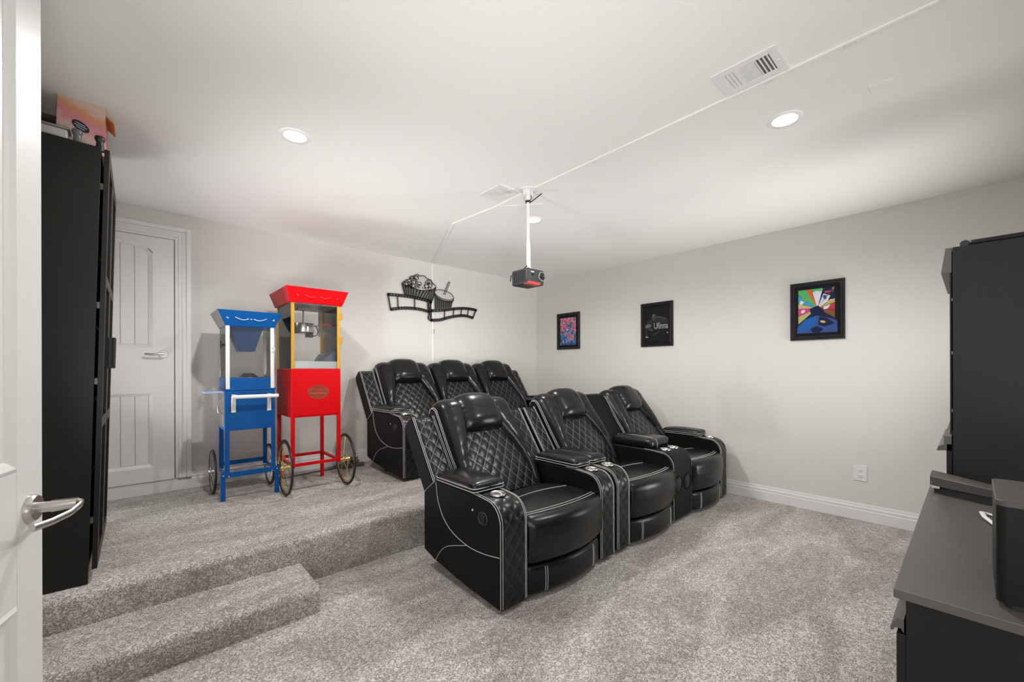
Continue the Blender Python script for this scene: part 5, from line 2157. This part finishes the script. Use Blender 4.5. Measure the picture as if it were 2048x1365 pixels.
for (x, y, mm, lab_, hgt) in ((-0.212, 2.865, 'smoke', "grey stopper-shaped canister in front of the carton on the tall cabinet", 0.075), (-0.135, 2.865, 'plastic_black', "black stopper-shaped canister at the front edge of the tall cabinet", 0.072)):
    k = thing("canister", lab_, "canister", (x, y, top_z(x)), group="small canisters on the tall cabinet")
    b = MB()
    b.lathe([(0.0, 0.0), (0.016, 0.0), (0.015, hgt * 0.35), (0.013, hgt * 0.55), (0.018, hgt * 0.72)], (0, 0, 0), 20)
    b.build("canister_body", M[mm], parent=k, smooth=True)
    b = MB()
    b.lathe([(0.018, hgt * 0.72), (0.020, hgt * 0.82), (0.018, hgt * 0.96), (0.008, hgt), (0.0, hgt)], (0, 0, 0), 20)
    b.build("cap", M[mm], parent=k, smooth=True)
b = MB()
for i in range(4):
    b.lathe([(0.0, 0.0), (0.010 - 0.001 * i, 0.004), (0.011 - 0.0015 * i, 0.012), (0.0, 0.018)], (0.002 * (-1) ** i, 0, 0.016 * i), 12)
o = tag(b.build("ornament", M['white_metal'], smooth=True), "tiny white stacked ornament near the far end of the tall cabinet top", "ornament")
o.location = (-0.145, 3.47, top_z(-0.145))

# ================================================================== CONSOLE AND TALL CABINET, RIGHT
ct = 0.773
dz = thing("console_cabinet", "low black console cabinet with drawers in the near right foreground", "cabinet", (1.341, 0.127, 0))
ox, oy, oz = 1.341, 0.127, 0
KX0, KX1, KY0, KY1 = 1.341, 2.62, -0.44, 0.127
b = MB(); b.box(KX0, KX1, KY0, KY1, ct - 0.022, ct)
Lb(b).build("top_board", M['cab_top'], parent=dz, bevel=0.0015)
b = MB()
b.box(KX0 + 0.022, KX0 + 0.040, KY0 + 0.01, KY1 - 0.020, 0.0, ct - 0.022)
b.box(KX1 - 0.040, KX1 - 0.022, KY0 + 0.01, KY1 - 0.020, 0.0, ct - 0.022)
b.box(KX0 + 0.040, KX1 - 0.040, KY0 + 0.01, KY0 + 0.020, 0.05, ct - 0.022)
b.box(KX0 + 0.040, KX1 - 0.040, KY0 + 0.02, KY1 - 0.03, 0.05, 0.07)
b.box(KX0 + 0.040, KX1 - 0.040, KY1 - 0.030, KY1 - 0.021, ct - 0.075, ct - 0.022)
Lb(b).build("carcass", M['cab'], parent=dz, bevel=0.0015)
nd = 2
for i in range(nd):
    xa = KX0 + 0.024 + i * (KX1 - KX0 - 0.048) / nd
    xb_ = xa + (KX1 - KX0 - 0.048) / nd - 0.004
    for (z0, z1) in ((0.46, ct - 0.115), (0.255, 0.455), (0.05, 0.25)):
        b = MB(); b.box(xa, xb_, KY1 - 0.020, KY1 - 0.003, z0, z1)
        dw = Lb(b).build("drawer", M['cab'], parent=dz, bevel=0.0015)
        b = MB()
        ya = KY1 - 0.006
        b.prism([(ya - 0.010, z1 + 0.002), (ya - 0.010, z1 + 0.034), (ya + 0.002, z1 + 0.034), (ya + 0.014, z1 + 0.010), (ya + 0.014, z1 + 0.002), (ya + 0.009, z1 + 0.002), (ya + 0.006, z1 + 0.010), (ya - 0.004, z1 + 0.012)], 'X', xa + 0.004, xb_ - 0.004) if z1 > 0.6 else b.box(xa + 0.02, xb_ - 0.02, ya, ya + 0.01, z1 - 0.014, z1 - 0.004)
        Lb(b).build("edge_pull", M['cab_top'], parent=dw)

# soft-cornered black box speaker on the console
sp_ = thing("speaker", "black box speaker with rounded corners at the near end of the console", "speaker", (1.405, -0.035, ct))
M['sp_top'] = mat("speaker_top", (0.060, 0.056, 0.054), 0.5, bump=(200, 0.1, 0.001))
M['sp_side'] = mat("speaker_side", (0.009, 0.0085, 0.008), 0.45, spec=0.2, bump=(260, 0.15, 0.001))


def rprism(b, x0, x1, y0, y1, z0, z1, r, n=6):
    pts = []
    for (cx, cy, a0) in ((x1 - r, y0 + r, -PI / 2), (x1 - r, y1 - r, 0), (x0 + r, y1 - r, PI / 2), (x0 + r, y0 + r, PI)):
        for i in range(n + 1):
            a = a0 + PI / 2 * i / n
            pts.append((cx + r * math.cos(a), cy + r * math.sin(a)))
    b.prism(pts, 'Z', z0, z1)
    return b


b = MB(); rprism(b, 0.0, 0.27, -0.33, 0.0, 0.012, 0.222, 0.016)
b.build("speaker_body", M['sp_side'], parent=sp_, smooth=True)
b = MB(); rprism(b, -0.001, 0.271, -0.331, 0.001, 0.222, 0.236, 0.017)
b.build("top_cap", M['sp_top'], parent=sp_, smooth=True, bevel=0.002)
b = MB(); rprism(b, 0.01, 0.26, -0.32, -0.010, 0.0, 0.012, 0.016)
b.build("base_gap", M['plastic_black'], parent=sp_)

# curved black device at the far end
dv = thing("curved_device", "curved black electronic device with a silver port end at the far end of the console", "electronic device", (2.42, 0.12, ct))
b = MB()
n = 18


def arc_near(t):   # near (low x) edge: from the left tip back along -y, bowed towards the camera
    y = 0.0 - 0.30 * t
    x = 0.075 - 0.10 * math.sin(PI * min(1, t * 0.62 + 0.02)) + 0.0
    return x, y


for i in range(n + 1):
    t = i / n
    x, y = arc_near(t)
    z_top = 0.072 - 0.020 * t ** 2
    th_ = 0.040 * (1 - 0.35 * t)
    for (dx, z) in ((0, z_top - th_), (0, z_top - 0.004), (0.006, z_top), (0.15 * (1 - 0.5 * t), z_top - 0.002), (0.155 * (1 - 0.5 * t), z_top - th_)):
        b.v.append((x + dx, y, z))
for i in range(n):
    for j in range(5):
        b.quad((i * 5 + j, i * 5 + (j + 1) % 5, (i + 1) * 5 + (j + 1) % 5, (i + 1) * 5 + j))
b.quad([4, 3, 2, 1, 0]); b.quad([n * 5 + j for j in range(5)])
b.build("top_shell", M['sp_top'], parent=dv, smooth=True)
b = MB()
for i in range(n + 1):
    t = i / n
    x, y = arc_near(t)
    z_top = 0.072 - 0.020 * t ** 2 - 0.040 * (1 - 0.35 * t)
    y = y * 0.96 - 0.012
    for (dx, z) in ((0.016, z_top), (0.012, 0.0), (0.12 * (1 - 0.5 * t), 0.0), (0.13 * (1 - 0.5 * t), z_top)):
        b.v.append((x + dx, y, z))
for i in range(n):
    for j in range(4):
        b.quad((i * 4 + j, i * 4 + (j + 1) % 4, (i + 1) * 4 + (j + 1) % 4, (i + 1) * 4 + j))
b.quad([3, 2, 1, 0]); b.quad([n * 4 + j for j in range(4)])
b.build("base", M['plastic_black'], parent=dv, smooth=True)
b = MB()
x, y = arc_near(0)
b.box(x - 0.004, x + 0.004, y - 0.030, y - 0.004, 0.020, 0.050)
b.build("port_end", M['steel'], parent=dv, bevel=0.002)
b = MB()
b.box(x - 0.0065, x - 0.003, y - 0.028, y - 0.006, 0.036, 0.041)
b.build("port_slot", M['plastic_black'], parent=dv)
b = MB()
b.tube([(2.05, -0.10, ct + 0.004), (2.10, -0.050, ct + 0.008), (2.17, -0.028, ct + 0.012), (2.23, -0.022, ct + 0.012), (2.25, -0.035, ct + 0.006), (2.22, -0.08, ct + 0.004), (2.10, -0.16, ct + 0.004)], 0.004, 6, flat=(0.004, 0.007))
tag(b.build("white_cable", M['white'], smooth=True), "short white cable poking out behind the box speaker", "cable")

# tall cabinet on the far side of the console
tr = thing("tall_cabinet", "tall black cabinet beside the right wall, past the console", "cabinet", (2.72, 0.060, 0))
ox, oy, oz = 2.72, 0.060, 0
b = MB()
b.box(2.72, 2.74, -0.40, 0.058, 0, 1.842)
b.box(3.50, 3.52, -0.40, 0.058, 0, 1.842)
b.box(2.74, 3.50, -0.40, 0.058, 1.820, 1.842)
b.box(2.74, 3.50, -0.40, 0.040, 0.05, 0.07)
b.box(2.74, 3.50, -0.40, -0.392, 0.05, 1.82)
Lb(b).build("carcass", M['cab'], parent=tr, bevel=0.0015)
b = MB(); b.box(2.722, 3.118, 0.061, 0.0665, 1.0, 1.725)
Lb(b).build("cabinet_door", M['cab'], parent=tr, bevel=0.001)
b = MB(); b.box(3.122, 3.518, 0.061, 0.0665, 1.0, 1.725)
Lb(b).build("cabinet_door", M['cab'], parent=tr, bevel=0.001)
b = MB()
b.hexa([(2.722, 0.060, 1.730), (3.518, 0.060, 1.730), (3.518, 0.094, 1.730), (2.722, 0.094, 1.730)],
       [(2.722, 0.060, 1.842), (3.518, 0.060, 1.842), (3.518, 0.080, 1.842), (2.722, 0.080, 1.842)])
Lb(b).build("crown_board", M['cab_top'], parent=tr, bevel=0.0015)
for i in (0, 1):
    b = MB(); b.box(2.722 + 0.40 * i, 3.118 + 0.40 * i, 0.060, 0.078, 0.06, 0.955)
    ld = Lb(b).build("lower_door", M['cab'], parent=tr, bevel=0.001)
    b = MB()
    b.box(2.722 + 0.40 * i, 3.118 + 0.40 * i, 0.062, 0.086, 0.925, 0.990)
    b.prism([(0.084, 0.925), (0.084, 0.952), (0.104, 0.940), (0.110, 0.922), (0.102, 0.920)], 'X', 2.73 + 0.40 * i, 3.11 + 0.40 * i)
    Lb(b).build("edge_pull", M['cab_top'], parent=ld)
for z in (1.10, 1.36, 1.60):
    b = MB(); b.box(2.7215, 2.730, 0.0585, 0.0605, z, z + 0.014)
    Lb(b).build("hinge", M['galv'], parent=tr)
rm = thing("rolled_mat", "flat black rolled mat lying on the tall cabinet by the right wall", "mat", (2.74, 0.02, 1.842))
b = MB()
b.rbox((0.20, -0.20, 0.014), (0.40, 0.38, 0.026), 0.012, n=5)
b.build("folded_sheet", M['cab'], parent=rm, smooth=True)
b = MB()
b.cyl((0.02, 0.0, 0.016), (0.38, 0.0, 0.016), 0.016, 16)
b.build("rolled_edge", M['plastic_black'], parent=rm, smooth=True)
